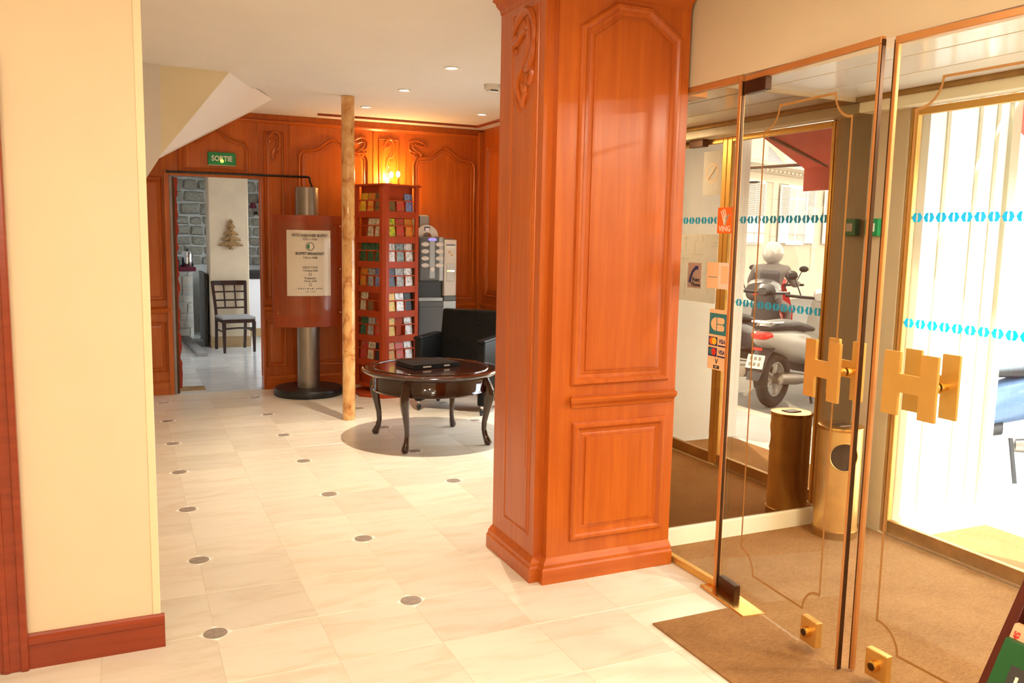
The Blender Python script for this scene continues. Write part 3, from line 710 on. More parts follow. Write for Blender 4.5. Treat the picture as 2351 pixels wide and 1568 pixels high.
def h_plate(u0, u1, z0, z1, y):
    b_ = 0.31 * (u1 - u0); c0 = z0 + 0.37 * (z1 - z0); c1 = z0 + 0.66 * (z1 - z0)
    P = [(u0, z0), (u0 + b_, z0), (u0 + b_, c0), (u1 - b_, c0), (u1 - b_, z0), (u1, z0), (u1, z1), (u1 - b_, z1), (u1 - b_, c1), (u0 + b_, c1), (u0 + b_, z1), (u0, z1)]
    return MB().prism(P, lambda u, v, h: (u, h, v), y, y + 0.012)
def glass_door(label, hinge, free, lockpos, hpos, decor, near):
    """local x runs from the hinge to the free edge, local -y or +y is the lobby side (near = sign)"""
    d = Vector((free[0] - hinge[0], free[1] - hinge[1])); W_ = d.length
    t = thing('glass_door', label, 'door', (hinge[0], hinge[1], 0), math.atan2(d.y, d.x), 'pair of glass swing doors')
    B(0.004, W_ - 0.012, -0.005, 0.005, 0.014, 2.236).build('pane', 'glass', t)
    B(0.0, W_, -0.010, 0.010, 2.236, 2.260).build('top_rail', 'edge', t, 0.002)
    B(W_ - 0.013, W_, -0.008, 0.008, 0.014, 2.236).build('edge_strip', 'edge', t, 0.002)
    B(W_, W_ + 0.005, -0.007, 0.007, 0.014, 2.250).build('seal', 'bronze', t)
    B(0.0, 0.13, -0.016, 0.016, 0.010, 0.062).build('pivot_shoe', 'bronze', t, 0.003)
    B(0.0, 0.15, -0.016, 0.016, 2.182, 2.236).build('pivot_cap', 'bronze', t, 0.003)
    # etched line with scooped corners
    u0, u1, z0, z1, r = decor
    # order corner arcs so that the outline runs round the door
    w_ = 0.0045
    def ring(off):
        out = []
        for (cx, cz), (sx, sz), seq in (((u0, z0), (1, 1), 1), ((u1, z0), (-1, 1), 0), ((u1, z1), (-1, -1), 1), ((u0, z1), (1, -1), 0)):
            a_lo = math.asin(off / (r + off))
            arc = []
            for k in range(9):
                a = a_lo + k / 8 * (PI / 2 - 2 * a_lo)
                arc.append((cx + sx * (r + off) * math.sin(a), cz + sz * (r + off) * math.cos(a)))
            # arc runs from the side edge (k=0, straight up) to the bottom/top edge (k=8)
            out += arc if seq else arc[::-1]
        return out
    ro, ri = ring(-w_), ring(w_)
    mb = MB(); n = len(ro)
    for y in (-0.0062 * near,):
        mb.add([(a, y, b) for a, b in ro] + [(a, y, b) for a, b in ri], [(i, (i + 1) % n, n + (i + 1) % n, n + i) for i in range(n)])
    mb.build('etched_line', 'decor', t)
    h0, h1, hz0, hz1 = hpos
    for sgn in (1, -1):
        yy = 0.052 * sgn - 0.006
        hp = h_plate(h0, h1, hz0, hz1, yy).build('h_handle', 'brasssatin', t, 0.0015)
        for uu in ((h0 + h1) / 2 + 0.3 * (h1 - h0), (h0 + h1) / 2 - 0.3 * (h1 - h0)):
            MB().tube([(uu, 0.005 * sgn, (hz0 + hz1) / 2), (uu, 0.018 * sgn, (hz0 + hz1) / 2), (uu, 0.022 * sgn, (hz0 + hz1) / 2), (uu, 0.048 * sgn, (hz0 + hz1) / 2)], [0.017, 0.017, 0.012, 0.012], 14).build('standoff', 'brass', hp, 0, True)
    l0, l1, lz0, lz1 = lockpos
    lk = B(l0, l1, -0.015, 0.015, lz0, lz1).build('lock_case', 'brasssatin', t, 0.003)
    cm = ((l0 + l1) / 2, (lz0 + lz1) / 2)
    for s2 in (1, -1):
        MB().tube([(cm[0], s2 * 0.014, cm[1]), (cm[0], s2 * 0.034, cm[1]), (cm[0], s2 * 0.036, cm[1])], [0.021, 0.021, 0.018], 20).build('lock_cylinder', 'brass', lk, 0, True)
        MB().tube([(cm[0], s2 * 0.034, cm[1]), (cm[0], s2 * 0.0372, cm[1])], [0.014, 0.014], 16).build('keyhole', 'bronze', lk)
    return t
H1 = (2.412, 2.928); F1 = (2.336, 2.152)
glass_door('clear glass swing door standing slightly ajar, hinged beside the stickered glass panel', H1, F1, (0.575, 0.665, 0.035, 0.135), (0.555, 0.740, 1.0, 1.215), (0.150, 0.660, 0.155, 2.105, 0.092), 1)
H2 = (2.405, 1.345); F2 = (2.380, 2.135)
glass_door('clear glass swing door hung at the far end of the pair, beside the brochure stand', H2, F2, (0.63, 0.72, 0.035, 0.135), (0.495, 0.700, 1.0, 1.215), (0.135, 0.690, 0.155, 2.100, 0.092), -1)
pp = tag(B(-0.055, 0.055, -0.17, 0.17, 0.0, 0.010).build('floor_pivot_plate', 'brass', None, 0.003), 'polished brass plate in the floor under the pivot of the ajar glass door', 'floor plate')
pp.location = (2.37, 2.80, 0.001); pp.rotation_euler = (0, 0, -0.10)

# entrance carpet
cp = MB(); ol = [(1.915, -0.6), (2.53, -0.6), (2.53, 0.852), (3.69, 0.852), (3.69, 3.432), (2.425, 3.432), (2.425, 2.735), (1.915, 2.735)]
cp.prism([(2.425, 3.430), (2.425, 2.735), (1.915, 2.735), (1.915, 0.86), (3.69, 0.86), (3.69, 3.430)], lambda u, v, h: (u, v, h), 0.0005, 0.007)
tag(cp.build('entrance_mat', 'carpet'), 'brown coarse fibre mat running from the lobby floor into the glass vestibule', 'mat')

# ---- mirror, bin, alarm box
tag(B(2.425, 3.700, 3.446, 3.461, 0.101, 2.314).build('wall_mirror', 'mirror'), 'tall bronze-tinted mirror covering the side wall of the vestibule', 'mirror')
bn = thing('litter_bin', 'cylindrical brass litter bin with ashtray top standing before the tinted mirror', 'bin', (3.435, 3.262, 0.007))
R_ = 0.112; n = 96
def bin_shell():
    mb = MB(); zs = [0.035, 0.20, 0.34] + [0.34 + 0.006 * k for k in range(1, 37)] + [0.57, 0.585]
    hole_a = math.atan2(-0.85, -0.52)
    vs = []; fs = []
    for zz in zs:
        for i in range(n):
            a = 2 * PI * i / n; vs.append((R_ * math.cos(a), R_ * math.sin(a), zz))
    for k in range(len(zs) - 1):
        for i in range(n):
            a = 2 * PI * (i + .5) / n; da = (a - hole_a + PI) % (2 * PI) - PI
            zc = (zs[k] + zs[k + 1]) / 2
            if (da * R_ / 0.074) ** 2 + ((zc - 0.450) / 0.074) ** 2 < 1: continue
            fs.append((k * n + i, k * n + (i + 1) % n, (k + 1) * n + (i + 1) % n, (k + 1) * n + i))
    mb.torus(0.075, 0.0035, 40, 6, lambda x, y, z: ((R_ + z) * math.cos(hole_a + x / R_), (R_ + z) * math.sin(hole_a + x / R_), 0.450 + y))
    return mb.add(vs, fs)
M['binbrass'] = plain('brushed_bin_brass', (0.74, 0.45, 0.13), 0.36, 0.7, 0.1, 9)
bin_shell().build('shell', 'binbrass', bn, 0, True)
MB().lathe([(R_ - 0.014, 0.04), (R_ - 0.014, 0.56)], 32).build('liner', 'bronze', bn, 0, True)
MB().lathe([(R_ + 0.001, 0.0), (R_ + 0.001, 0.034), (R_ + 0.006, 0.036), (R_ + 0.006, 0.042), (R_, 0.046)], n).build('foot_band', 'brassdull', bn, 0, True)
tp = MB().lathe([(R_ + 0.004, 0.583), (R_ + 0.006, 0.590), (R_ + 0.004, 0.600), (R_ - 0.02, 0.604), (0.03, 0.600)], n).build('ashtray_lid', 'brass', bn, 0, True)
B(-0.045, 0.045, -0.035, 0.03, 0.598, 0.6055).build('ash_slot', 'bronze', tp, 0.002)
al = thing('alarm_call_point', 'small green wall alarm box on the beige jamb beside the street door', 'alarm box', (3.70, 3.37, 1.655))
B(-0.035, 0.0, -0.045, 0.045, -0.047, 0.047).build('case', 'green', al, 0.006)
B(-0.037, -0.034, -0.022, 0.022, -0.022, 0.022).build('press_plate', 'whitepaper', al)

# ---- street door in its brass frame
sd = thing('street_door', 'brass framed glass street door with two rows of blue hexagon film', 'door', (3.72, 2.70, 0))
so2 = (3.72, 2.70, 0)
loc(MB().box(3.705, 3.735, 3.155, 3.200, 0.010, 2.262), so2, 'stile', 'brasssatin', sd, 0.004)
loc(MB().box(3.700, 3.712, 3.175, 3.182, 0.010, 2.262), so2, 'glazing_bead', 'brass', sd)
loc(MB().box(3.705, 3.735, 2.230, 2.275, 0.010, 2.262), so2, 'stile', 'brasssatin', sd, 0.004)
loc(MB().box(3.705, 3.735, 2.275, 3.155, 2.225, 2.262), so2, 'top_rail', 'brasssatin', sd, 0.004)
loc(MB().box(3.703, 3.737, 2.275, 3.155, 0.018, 0.085), so2, 'bottom_rail', 'brassdull', sd, 0.004)
loc(MB().box(3.690, 3.700, 2.275, 3.155, 0.010, 0.024), so2, 'draught_strip', 'chrome', sd)
sp = loc(MB().box(3.717, 3.723, 2.275, 3.155, 0.085, 2.225), so2, 'pane', 'streetglass', sd)
loc(MB().tube([(3.703, 3.178, 2.262), (3.703, 3.178, 2.275)], [0.016, 0.016], 14), so2, 'pivot', 'steel', sd)
def hex_me():
    mb = MB()
    hw, hh, g = 0.0320, 0.0230, 0.0065
    L = [(-hw, 0), (-hw * .58, hh), (-0.0025, hh), (-g, hh * .35), (-g, -hh * .35), (-0.0025, -hh), (-hw * .58, -hh)]
    Rr = [(-a, b) for a, b in L]
    for P in (L, Rr):
        mb.prism(P, lambda u, v, h: (h, u, v), -0.0006, 0.0006)
    return mb.mesh('hexagon_film', 'cyan')
hx = hex_me()
for row in (1.706, 1.160):
    for k in range(12):
        y = 3.125 - 0.071 * k
        o = link('hexagon_film', hx, sp); o.location = (-0.0045, y - 2.70, row)
ss = thing('street_side_panel', 'brass framed fixed glass panel beside the street door with hexagon film', 'glass panel', (3.72, 1.9, 0))
so3 = (3.72, 1.9, 0)
loc(MB().box(3.705, 3.735, 2.18, 2.226, 0.0, 2.262), so3, 'stile', 'brasssatin', ss, 0.004)
loc(MB().box(3.705, 3.735, 1.585, 1.62, 0.0, 2.262), so3, 'stile', 'brasssatin', ss, 0.004)
loc(MB().box(3.705, 3.735, 1.62, 2.18, 2.225, 2.262), so3, 'top_rail', 'brasssatin', ss, 0.004)
loc(MB().box(3.703, 3.737, 1.62, 2.18, 0.0, 0.085), so3, 'bottom_rail', 'brassdull', ss, 0.004)
sp2 = loc(MB().box(3.717, 3.723, 1.62, 2.18, 0.085, 2.225), so3, 'pane', 'streetglass', ss)
for k in range(7):
    o = link('hexagon_film', hx, sp2); o.location = (-0.0045, 2.14 - 0.071 * k - 1.9, 1.706)
struct(B(3.70, 3.80, 1.58, 3.205, -0.0005, 0.009).build('trim_7', 'skirt'))
# notices fixed to the street side panel
ns = thing('no_smoking_sign', 'white no smoking notice with a pale round symbol on the street side glass', 'sign', (3.714, 2.07, 2.03))
B(-0.0015, 0.0, -0.10, 0.10, -0.15, 0.15).build('sheet', 'thinpaper', ns)
MB().torus(0.060, 0.005, 32, 6, lambda x, y, z: (-0.002 + z * .1, x, y)).build('circle', 'peach', ns)
MB().tube([(-0.002, -0.042, -0.042), (-0.002, 0.042, 0.042)], 0.004, 6).build('slash', 'peach', ns)
cl = thing('door_closer', 'dark door closer arm at the top of the street side panel', 'door closer', (3.68, 1.98, 2.245))
B(-0.03, 0.02, -0.11, 0.05, -0.035, 0.02).build('case', 'bronze', cl, 0.004)
MB().tube([(0, -0.10, 0.0), (-0.05, -0.32, 0.005)], 0.012, 8).build('arm', 'bronze', cl)
mp_ = thing('street_map_notice', 'large white printed map notice on the street side glass', 'notice', (3.714, 1.95, 1.37))
B(-0.0015, 0.0, -0.30, 0.215, -0.24, 0.24).build('sheet', 'thinpaper', mp_)
rnd = random.Random(3)
ml = MB()
for k in range(26):
    y = rnd.uniform(-0.28, 0.18); z_ = rnd.uniform(-0.22, 0.22); l = rnd.uniform(0.02, 0.12)
    if k % 2: ml.box(-0.0022, -0.0014, y, min(0.21, y + l), z_, z_ + 0.0016)
    else: ml.box(-0.0022, -0.0014, y, y + 0.0014, z_, min(0.235, z_ + l))
ml.build('printed_lines', 'greyink', mp_)['kind'] = 'stuff'

# ---- stickers on the lobby side of the narrow glass panel (X just before 2.396)
def sticker(name, label, y0, y1, z0, z1, mat, rot=0):
    t = thing(name, label, 'sticker', (G - 0.0046, (y0 + y1) / 2, (z0 + z1) / 2))
    hw, hh = abs(y1 - y0) / 2, (z1 - z0) / 2
    B(-0.0008, 0.0, -hw, hw, -hh, hh).build('sheet', mat, t)
    return t, hw, hh
def on_glass(u, v, d=0.0012): return frame_m((-d, -u, v), (0, -1, 0), (0, 0, 1))   # u to the reader's right
fg = lambda u, v, h: (-0.0008 - h, -u, v)
t, hw, hh = sticker('travel_sticker', 'orange square sticker with striped fan emblem and white VING lettering', 2.955, 3.058, 1.600, 1.713, 'orange')
lettering('VING', 0.034, 'paper', t, on_glass(0, -0.037), 0.0006)
for k, (mt, a, b) in enumerate((('paper', -0.028, 0.040), ('paper', -0.017, 0.046), ('paper', -0.006, 0.049))):
    MB().tube([fg(a + 0.0, b, 0.0004), fg(a + 0.010, b - 0.020, 0.0004), fg(-0.004 + 0.003 * k, -0.018, 0.0004)], 0.0026, 5).build('fan_stripe', mt, t)
for k in range(3):
    MB().tube([fg(0.034 - 0.009 * k, 0.026 - .002 * k, 0.0004), fg(0.016 - 0.005 * k, 0.012, 0.0004), fg(0.004 - 0.003 * k, -0.022, 0.0004)], 0.0020, 5).build('fan_stripe', 'silver', t)
t, hw, hh = sticker('phone_sticker', 'silver sticker with a dark telephone receiver and Point Phone lettering', 3.155, 3.258, 1.348, 1.464, 'silver')
MB().tube([fg(0.026, 0.036, 0.0006), fg(0.008, 0.036, 0.0006), fg(-0.014, 0.018, 0.0006), fg(-0.028, -0.008, 0.0006), fg(-0.034, -0.034, 0.0006)], [0.009, 0.0085, 0.007, 0.008, 0.009], 10, 0.15).build('receiver', 'navy', t)
lettering('Point', 0.026, 'ink', t, on_glass(0.012, -0.020), 0.0008)
lettering('Phone', 0.026, 'ink', t, on_glass(0.012, -0.042), 0.0008)
t, hw, hh = sticker('visitor_notice', 'pale peach double notice with a faded framed picture on the glass panel', 2.950, 3.115, 1.355, 1.472, 'peach')
B(-0.0012, -0.0008, -hw, 0.0, -hh, hh).build('picture_half', 'paper', t)
B(-0.0016, -0.0012, -hw + .016, -0.018, -0.034, 0.044).build('picture', 'peach', t)
B(-0.0012, -0.0008, 0.008, hw - 0.01, -0.010, -0.006).build('printed_line', 'greyink', t)
t, hw, hh = sticker('card_payment_sticker', 'tall peach sticker with bank card emblems and VISA lettering on glass panel', 2.953, 3.080, 0.992, 1.263, 'peach')
B(-0.0013, -0.0008, -hw + 0.003, hw - 0.003, 0.022, 0.118).build('emblem_field', 'teal', t)
MB().prism([(0.040 * math.cos(a) * .95 - 0.012 + 0.0, 0.070 + 0.030 * math.sin(a)) for a in [PI / 2 + k * PI / 12 for k in range(13)]], fg, 0.0004, 0.001).build('emblem', 'peach', t)
for s2 in (1, -1):
    MB().prism([(-0.006, 0.070 + s2 * 0.002), (0.034, 0.070 + s2 * 0.002), (0.043, 0.070 + s2 * 0.009), (0.043, 0.070 + s2 * 0.023), (0.034, 0.070 + s2 * 0.030), (-0.006, 0.070 + s2 * 0.030)], fg, 0.0004, 0.001).build('emblem', 'peach', t)
for zc, ca, cb in ((-0.008, 'orange', 'yellow'), (-0.056, 'teal', 'redpaint')):
    B(-0.0012, -0.0008, 0.0, hw - 0.002, zc - 0.021, zc + 0.019).build('card_field', 'navy', t)
    for uu, mm, dd in ((-0.040, ca, .0006), (-0.022, cb, .0008)):
        MB().prism([(uu + 0.0165 * math.cos(k * PI / 10), zc + 0.0165 * math.sin(k * PI / 10)) for k in range(20)], fg, 0.0004, dd).build('card_disc', mm, t)
    lettering('VISA', 0.026, 'navy', t, on_glass(0.033, zc + 0.002), 0.0006, 0.85)
    B(-0.0012, -0.0008, -hw + 0.002, -0.004, zc - 0.021, zc - 0.014).build('card_band', 'navy', t)
lettering('V', 0.034, 'ink', t, on_glass(0.0, -0.098), 0.0006)
B(-0.0012, -0.0008, -0.021, 0.021, -0.130, -0.115).build('label_band', 'ink', t)
lettering('PAY', 0.011, 'paper', t, on_glass(0, -0.1225, 0.0016))

# ------------------------------------------------------------------ rear lobby furniture
# marble pole
po = thing('marble_pole', 'slim veined orange marble pole rising from floor to ceiling step', 'pole', (1.675, 6.93, 0))
MB().lathe([(0.053, 0.001), (0.053, ZL - 0.002)], 24).build('shaft', 'onyx', po, 0, True)

# round table
tb = thing('coffee_table', 'round dark mahogany coffee table with cabriole legs and beaded top', 'table', (2.095, 6.04, 0))
MB().lathe([(0.44, 0.515), (0.475, 0.520), (0.500, 0.532), (0.522, 0.545), (0.526, 0.556), (0.518, 0.564), (0.500, 0.567), (0.455, 0.566), (0.440, 0.566)], 64).build('table_top', 'mahog', tb, 0, True)
MB().torus(0.432, 0.006, 64, 8, lambda x, y, z: (x, y, z + 0.567)).build('bead', 'mahog', tb, 0, True)
MB().lathe([(0.43, 0.40), (0.445, 0.402), (0.452, 0.412), (0.445, 0.424), (0.44, 0.43), (0.44, 0.516)], 64).build('apron', 'mahog', tb, 0, True)
leg = MB()
lp = [(0.425, 0.512, 0.046), (0.445, 0.47, 0.047), (0.468, 0.42, 0.047), (0.478, 0.375, 0.043), (0.472, 0.32, 0.036), (0.455, 0.25, 0.029), (0.440, 0.18, 0.024), (0.436, 0.12, 0.022), (0.446, 0.075, 0.024), (0.462, 0.042, 0.032), (0.470, 0.02, 0.034), (0.468, 0.004, 0.026), (0.466, 0.0, 0.018)]
leg.rings([[(r_ + hw * 0.9 * math.cos(a), hw * 0.9 * math.sin(a) * 0.9, z_) for a in [PI / 8 + 2 * PI * k / 8 for k in range(8)]] for r_, z_, hw in lp][::-1])
lm = leg.mesh('leg', 'mahog', smooth=True)
for k in range(4):
    l = link('leg', lm, tb); l.rotation_euler = (0, 0, math.radians(-132 + 90 * k))
# black ledger
bk = thing('ledger', 'closed black hardbound ledger lying on the round coffee table', 'book', (2.085, 6.10, 0.568), math.radians(10))
B(-0.20, 0.20, -0.15, 0.15, 0.0, 0.004).build('cover', 'leather', bk, 0.001)
B(-0.195, 0.195, -0.145, 0.145, 0.004, 0.028).build('pages', 'black', bk)
B(-0.20, 0.20, -0.15, 0.15, 0.028, 0.033).build('cover', 'leather', bk, 0.001)
B(-0.20, 0.20, -0.152, -0.148, 0.0, 0.033).build('spine', 'leather', bk, 0.001)
B(-0.12, -0.05, -0.1535, -0.1518, 0.010, 0.022).build('spine_label', 'silver', bk)
B(0.06, 0.11, -0.1535, -0.1518, 0.010, 0.022).build('spine_label', 'silver', bk)

# armchair
ac = thing('armchair', 'black leather armchair with boxy arms on casters behind the coffee table', 'chair', (2.73, 7.07, 0), math.radians(-42.5))
for sx in (-1, 1):
    B(sx * 0.30 - 0.035, sx * 0.30 + 0.035, -0.27, 0.24, 0.085, 0.655).build('arm', 'leather', ac, 0.018)
    B(sx * 0.30 - 0.04, sx * 0.30 + 0.04, -0.285, 0.20, 0.640, 0.672).build('arm_pad', 'leather', ac, 0.014)
    for yy in (-0.235, 0.215):
        c = MB().torus(0.022, 0.012, 18, 8, lambda x, y, z: (sx * 0.30 + z, yy + y, 0.034 + x)).build('caster', 'black', ac, 0, True)
        MB().tube([(sx * 0.30, yy, 0.05), (sx * 0.30, yy, 0.088)], 0.012, 8).build('stem', 'chrome', c)
B(-0.265, 0.265, -0.27, 0.23, 0.27, 0.43).build('seat', 'leather', ac, 0.03, seg=3)
bkm = MB(); bkm.M = Matrix.Translation((0, 0.20, 0.36)) @ Matrix.Rotation(math.radians(-11), 4, 'X')
bkm.box(-0.285, 0.285, -0.045, 0.05, 0.0, 0.53); bkm.build('backrest', 'leather', ac, 0.025, seg=3)
for xx in (-0.1, 0.1):
    for zz in (0.25, 0.40):
        MB().sphere((xx, 0.165 + (zz - 0.1) * 0.19 - 0.0, 0.36 + zz), 0.010, 8, 5).build('button', 'leather', ac)

# brochure tower
RA = math.radians(24)
rk = thing('brochure_rack', 'tall red wood brochure tower with seven tiers of leaflets beside vending machine', 'rack', (2.317, 8.02, 0), RA)
S = 0.23
MB().lathe([(0.335, 0.0), (0.335, 0.028), (0.325, 0.036), (0.10, 0.036)], 8).build('base_plate', 'rackwood', rk)
MB().lathe([(0.08, 0.036), (0.08, 0.10)], 20).build('swivel', 'black', rk)
B(-0.172, 0.172, -0.172, 0.172, 0.10, 2.015).build('core', 'rackwood', rk)
B(-S - 0.008, S + 0.008, -S - 0.008, S + 0.008, 2.015, 2.033).build('top_board', 'rackwood', rk, 0.004)
B(-S, S, -S, S, 0.085, 0.115).build('bottom_board', 'rackwood', rk, 0.003)
pst = MB().prism([(0.026, 0.0), (0.066, 0.0), (0.066, 0.016), (0.016, 0.066), (0.0, 0.066), (0.0, 0.026)], lambda u, v, h: (u, v, h), 0.115, 2.015).mesh('corner_post', 'rackwood')
for (x, y, a) in ((-S, -S, 0), (S, -S, 90), (S, S, 180), (-S, S, 270)):
    p_ = link('corner_post', pst, rk); p_.location = (x, y, 0); p_.rotation_euler = (0, 0, math.radians(a))
TZ = [1.775 - 0.237 * k for k in range(7)]
shelf = MB().box(-S + .022, S - .022, -S + .022, S - .022, -0.012, 0.0).mesh('shelf', 'rackwood')
fas = B(-S + 0.064, S - 0.064, -S + 0.002, -S + 0.012, -0.06, 0.004).mesh('shelf_lip', 'rackwood', 0.002, seg=1)
bar = B(-S + 0.064, S - 0.064, -S + 0.010, -S + 0.018, 0.098, 0.110).mesh('retaining_bar', 'rackwood')
div = B(-0.003, 0.003, -S + 0.02, -0.171, 0.0, 0.11).mesh('divider', 'rackwood')
for k, z_ in enumerate(TZ):
    s_ = link('shelf', shelf, rk); s_.location = (0, 0, z_)
    for a in (0, -90):
        for me, nm in ((fas, 'shelf_lip'), (bar, 'retaining_bar')):
            o = link(nm, me, rk); o.location = (0, 0, z_); o.rotation_euler = (0, 0, math.radians(a))
        for dx in (-0.056, 0.056):
            o = link('divider', div, rk); o.rotation_euler = (0, 0, math.radians(a)); o.location = (dx * math.cos(math.radians(a)), dx * math.sin(math.radians(a)), z_)
bro = B(-0.051, 0.051, -0.004, 0.004, 0.0, 0.172).mesh('brochure', 'print')
COLS = {'white': (.85, .83, .80), 'grey': (.42, .42, .40), 'red': (.62, .05, .05), 'pink': (.80, .30, .30), 'green': (.05, .16, .07), 'lime': (.62, .62, .04), 'yellow': (.85, .45, .03), 'orange': (.80, .22, .03), 'blue': (.20, .32, .60), 'black': (.03, .03, .035), 'brown': (.25, .12, .05), 'cream': (.75, .62, .45), 'teal': (.30, .42, .42)}
# covers seen on the two faces, tier by tier from the top; None is an empty pocket
WIDE = [('brown*', 'red*', 'blue'), ('lime', 'red', 'orange'), ('white', 'teal', 'white'), ('black', 'grey', 'white'), ('yellow', 'white', 'black'), ('yellow', None, 'white'), ('orange', 'red', 'white')]
NARROW = [('yellow', 'orange', 'brown'), (None, 'cream', 'cream'), ('green', 'green', 'green'), ('orange', 'grey', 'blue'), ('cream', 'brown*', None), ('green', 'grey', 'red'), ('red', 'cream', 'black')]
ORD = ['top', 'second', 'third', 'fourth', 'fifth', 'sixth', 'lowest']
POS = {'n': ('wall side pocket', 'middle pocket', 'front post pocket'), 'w': ('front post pocket', 'middle pocket', 'vending machine pocket')}
for face, data, a in (('w', WIDE, 0), ('n', NARROW, -90)):
    for k, row in enumerate(data):
        for c_, nm in enumerate(row):
            if nm is None: continue
            short = nm.endswith('*'); nm = nm.rstrip('*')
            o = link('brochure', bro)
            lx = -0.112 + 0.112 * c_; ly = -S + 0.030
            ml_ = Matrix.Translation((2.317, 8.02, 0)) @ Matrix.Rotation(RA + math.radians(a), 4, 'Z') @ Matrix.Translation((lx, ly + 0.004, TZ[k] + 0.002)) @ Matrix.Rotation(math.radians(-6), 4, 'X') @ Matrix.Diagonal((1, 1, 0.62 if short else 1, 1))
            o.matrix_world = ml_
            cc = COLS[nm]; o.color = (*cc, 1)
            tag(o, '%s leaflet, %s tier, %s of the face toward the %s' % (nm, ORD[k], POS[face][c_], 'coffee table' if face == 'w' else 'marble pole'), 'leaflet', 'leaflets in the brochure tower')

# vending machine
vm = thing('coffee_machine', 'grey hot drinks vending machine with white selection buttons on its cabinet', 'vending machine', (2.76, 8.27, 0))
B(-0.095, 0.30, -0.19, 0.20, 0.02, 0.90).build('base_cabinet', 'grey', vm, 0.01)
B(0.165, 0.305, -0.196, 0.20, 0.02, 0.90).build('cabinet_pillar', 'greylight', vm, 0.006)
B(-0.095, 0.165, -0.195, -0.188, 0.84, 0.845).build('cabinet_line', 'black', vm)
B(-0.095, 0.305, -0.15, 0.20, 0.90, 1.53).build('body', 'grey', vm, 0.012)
fp = B(-0.095, 0.165, -0.20, -0.15, 1.10, 1.545).build('front_panel', 'grey', vm, 0.016)
B(0.110, 0.165, -0.205, -0.15, 1.10, 1.545).build('panel_edge', 'greylight', fp, 0.012)
cpil = B(0.17, 0.305, -0.20, -0.10, 0.95, 1.52).build('coin_pillar', 'ivory', vm, 0.012)
B(0.17, 0.305, -0.198, -0.10, 0.90, 0.95).build('pillar_band', 'grey', vm, 0.004)
B(-0.092, 0.165, -0.155, -0.148, 0.93, 1.10).build('cup_niche', 'black', vm)
B(-0.095, 0.165, -0.19, -0.15, 0.90, 0.935).build('drip_tray', 'greylight', vm, 0.004)
for xx, bw in ((-0.035, 0.042), (0.118, 0.044)):
    for k in range(4):
        z_ = 1.47 - 0.070 * k
        MB().prism([(xx + bw * math.cos(a), z_ + 0.022 * math.sin(a)) for a in [2 * PI * j / 18 for j in range(18)]], lambda u, v, h: (u, h, v), -0.209, -0.199).build('selection_button', 'ivory', fp, 0.003)
B(0.012, 0.070, -0.204, -0.199, 1.13, 1.545).build('centre_strip', 'greylight', fp, 0.002)
MB().tube([(0.041, -0.203, 1.22), (0.041, -0.209, 1.22)], [0.022, 0.022], 16).build('emblem', 'whitepaper', fp)
B(0.0, 0.082, -0.207, -0.203, 1.508, 1.530).build('display', 'display', fp)
B(0.195, 0.28, -0.204, -0.199, 1.10, 1.28).build('coin_plate', 'steel', cpil, 0.002)
B(0.195, 0.28, -0.210, -0.203, 1.195, 1.215).build('coin_lever', 'chrome', cpil, 0.002)
for xx, zz in ((0.225, 1.395), (0.250, 1.365)):
    MB().tube([(xx, -0.199, zz), (xx, -0.206, zz)], [0.010, 0.010], 12).build('key_button', 'brassdull', cpil)
B(0.190, 0.285, -0.202, -0.199, 1.43, 1.47).build('instruction_label', 'whitepaper', cpil)
B(0.190, 0.285, -0.203, -0.199, 1.462, 1.472).build('instruction_heading', 'navy', cpil)
B(-0.092, 0.07, -0.04, 0.12, 1.53, 1.765).build('cup_magazine', 'greylight', vm, 0.03, seg=3)
B(-0.092, -0.04, -0.055, -0.03, 1.53, 1.755).build('magazine_window', 'black', vm, 0.02)
MB().prism([(0.01 + 0.118 * math.cos(a), 1.545 + 0.118 * math.sin(a)) for a in [PI * j / 18 for j in range(19)]] + [(0.01 + 0.045 * math.cos(a), 1.545 + 0.045 * math.sin(a)) for a in [PI - PI * j / 10 for j in range(11)]], lambda u, v, h: (u, h, v), -0.13, -0.115).build('display_arch', 'ivory', vm)
B(-0.020, 0.040, -0.133, -0.129, 1.605, 1.645).build('arch_logo', 'navy', vm)
B(-0.012, 0.034, -0.135, -0.131, 1.600, 1.634).build('arch_logo', 'whitepaper', vm)

# notice stand: steel post on a round base carrying a bowed red wood board
ks = thing('notice_stand', 'steel post on black round base carrying a bowed red wood notice board', 'stand', (1.585, 8.205, 0))
MB().lathe([(0.325, 0.0), (0.33, 0.01), (0.33, 0.055), (0.32, 0.068), (0.10, 0.070)], 48).build('base', 'black', ks, 0, True)
MB().lathe([(0.108, 0.070), (0.108, 1.985), (0.100, 1.99)], 32).build('post', 'steel', ks, 0, True)
def bow(u, d=0.0):          # shallow arc bowing toward the room
    a = u / 0.62
    return (0.62 * math.sin(a), -0.13 + 0.62 * (1 - math.cos(a)) - d)
def bowed(u0, u1, z0, z1, d0, d1, n=18):
    mb = MB(); rs = []
    for k in range(n + 1):
        u = u0 + (u1 - u0) * k / n
        x0, y0 = bow(u, d0); x1, y1 = bow(u, d1)
        rs.append([(x0, y0, z0), (x0, y0, z1), (x1, y1, z1), (x1, y1, z0)])
    return mb.rings(rs)
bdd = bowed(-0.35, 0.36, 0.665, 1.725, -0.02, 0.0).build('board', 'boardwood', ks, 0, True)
cvr = bowed(-0.315, 0.33, 0.775, 1.655, 0.010, 0.012).build('acrylic_cover', 'acrylic', ks, 0, True)
for u in (-0.305, 0.315):
    for z_ in (0.80, 1.22, 1.63):
        x0, y0 = bow(u, 0.0)
        MB().tube([(x0, y0, z_), (x0, y0 - 0.016, z_)], [0.006, 0.006], 10).build('screw', 'chrome', bdd)
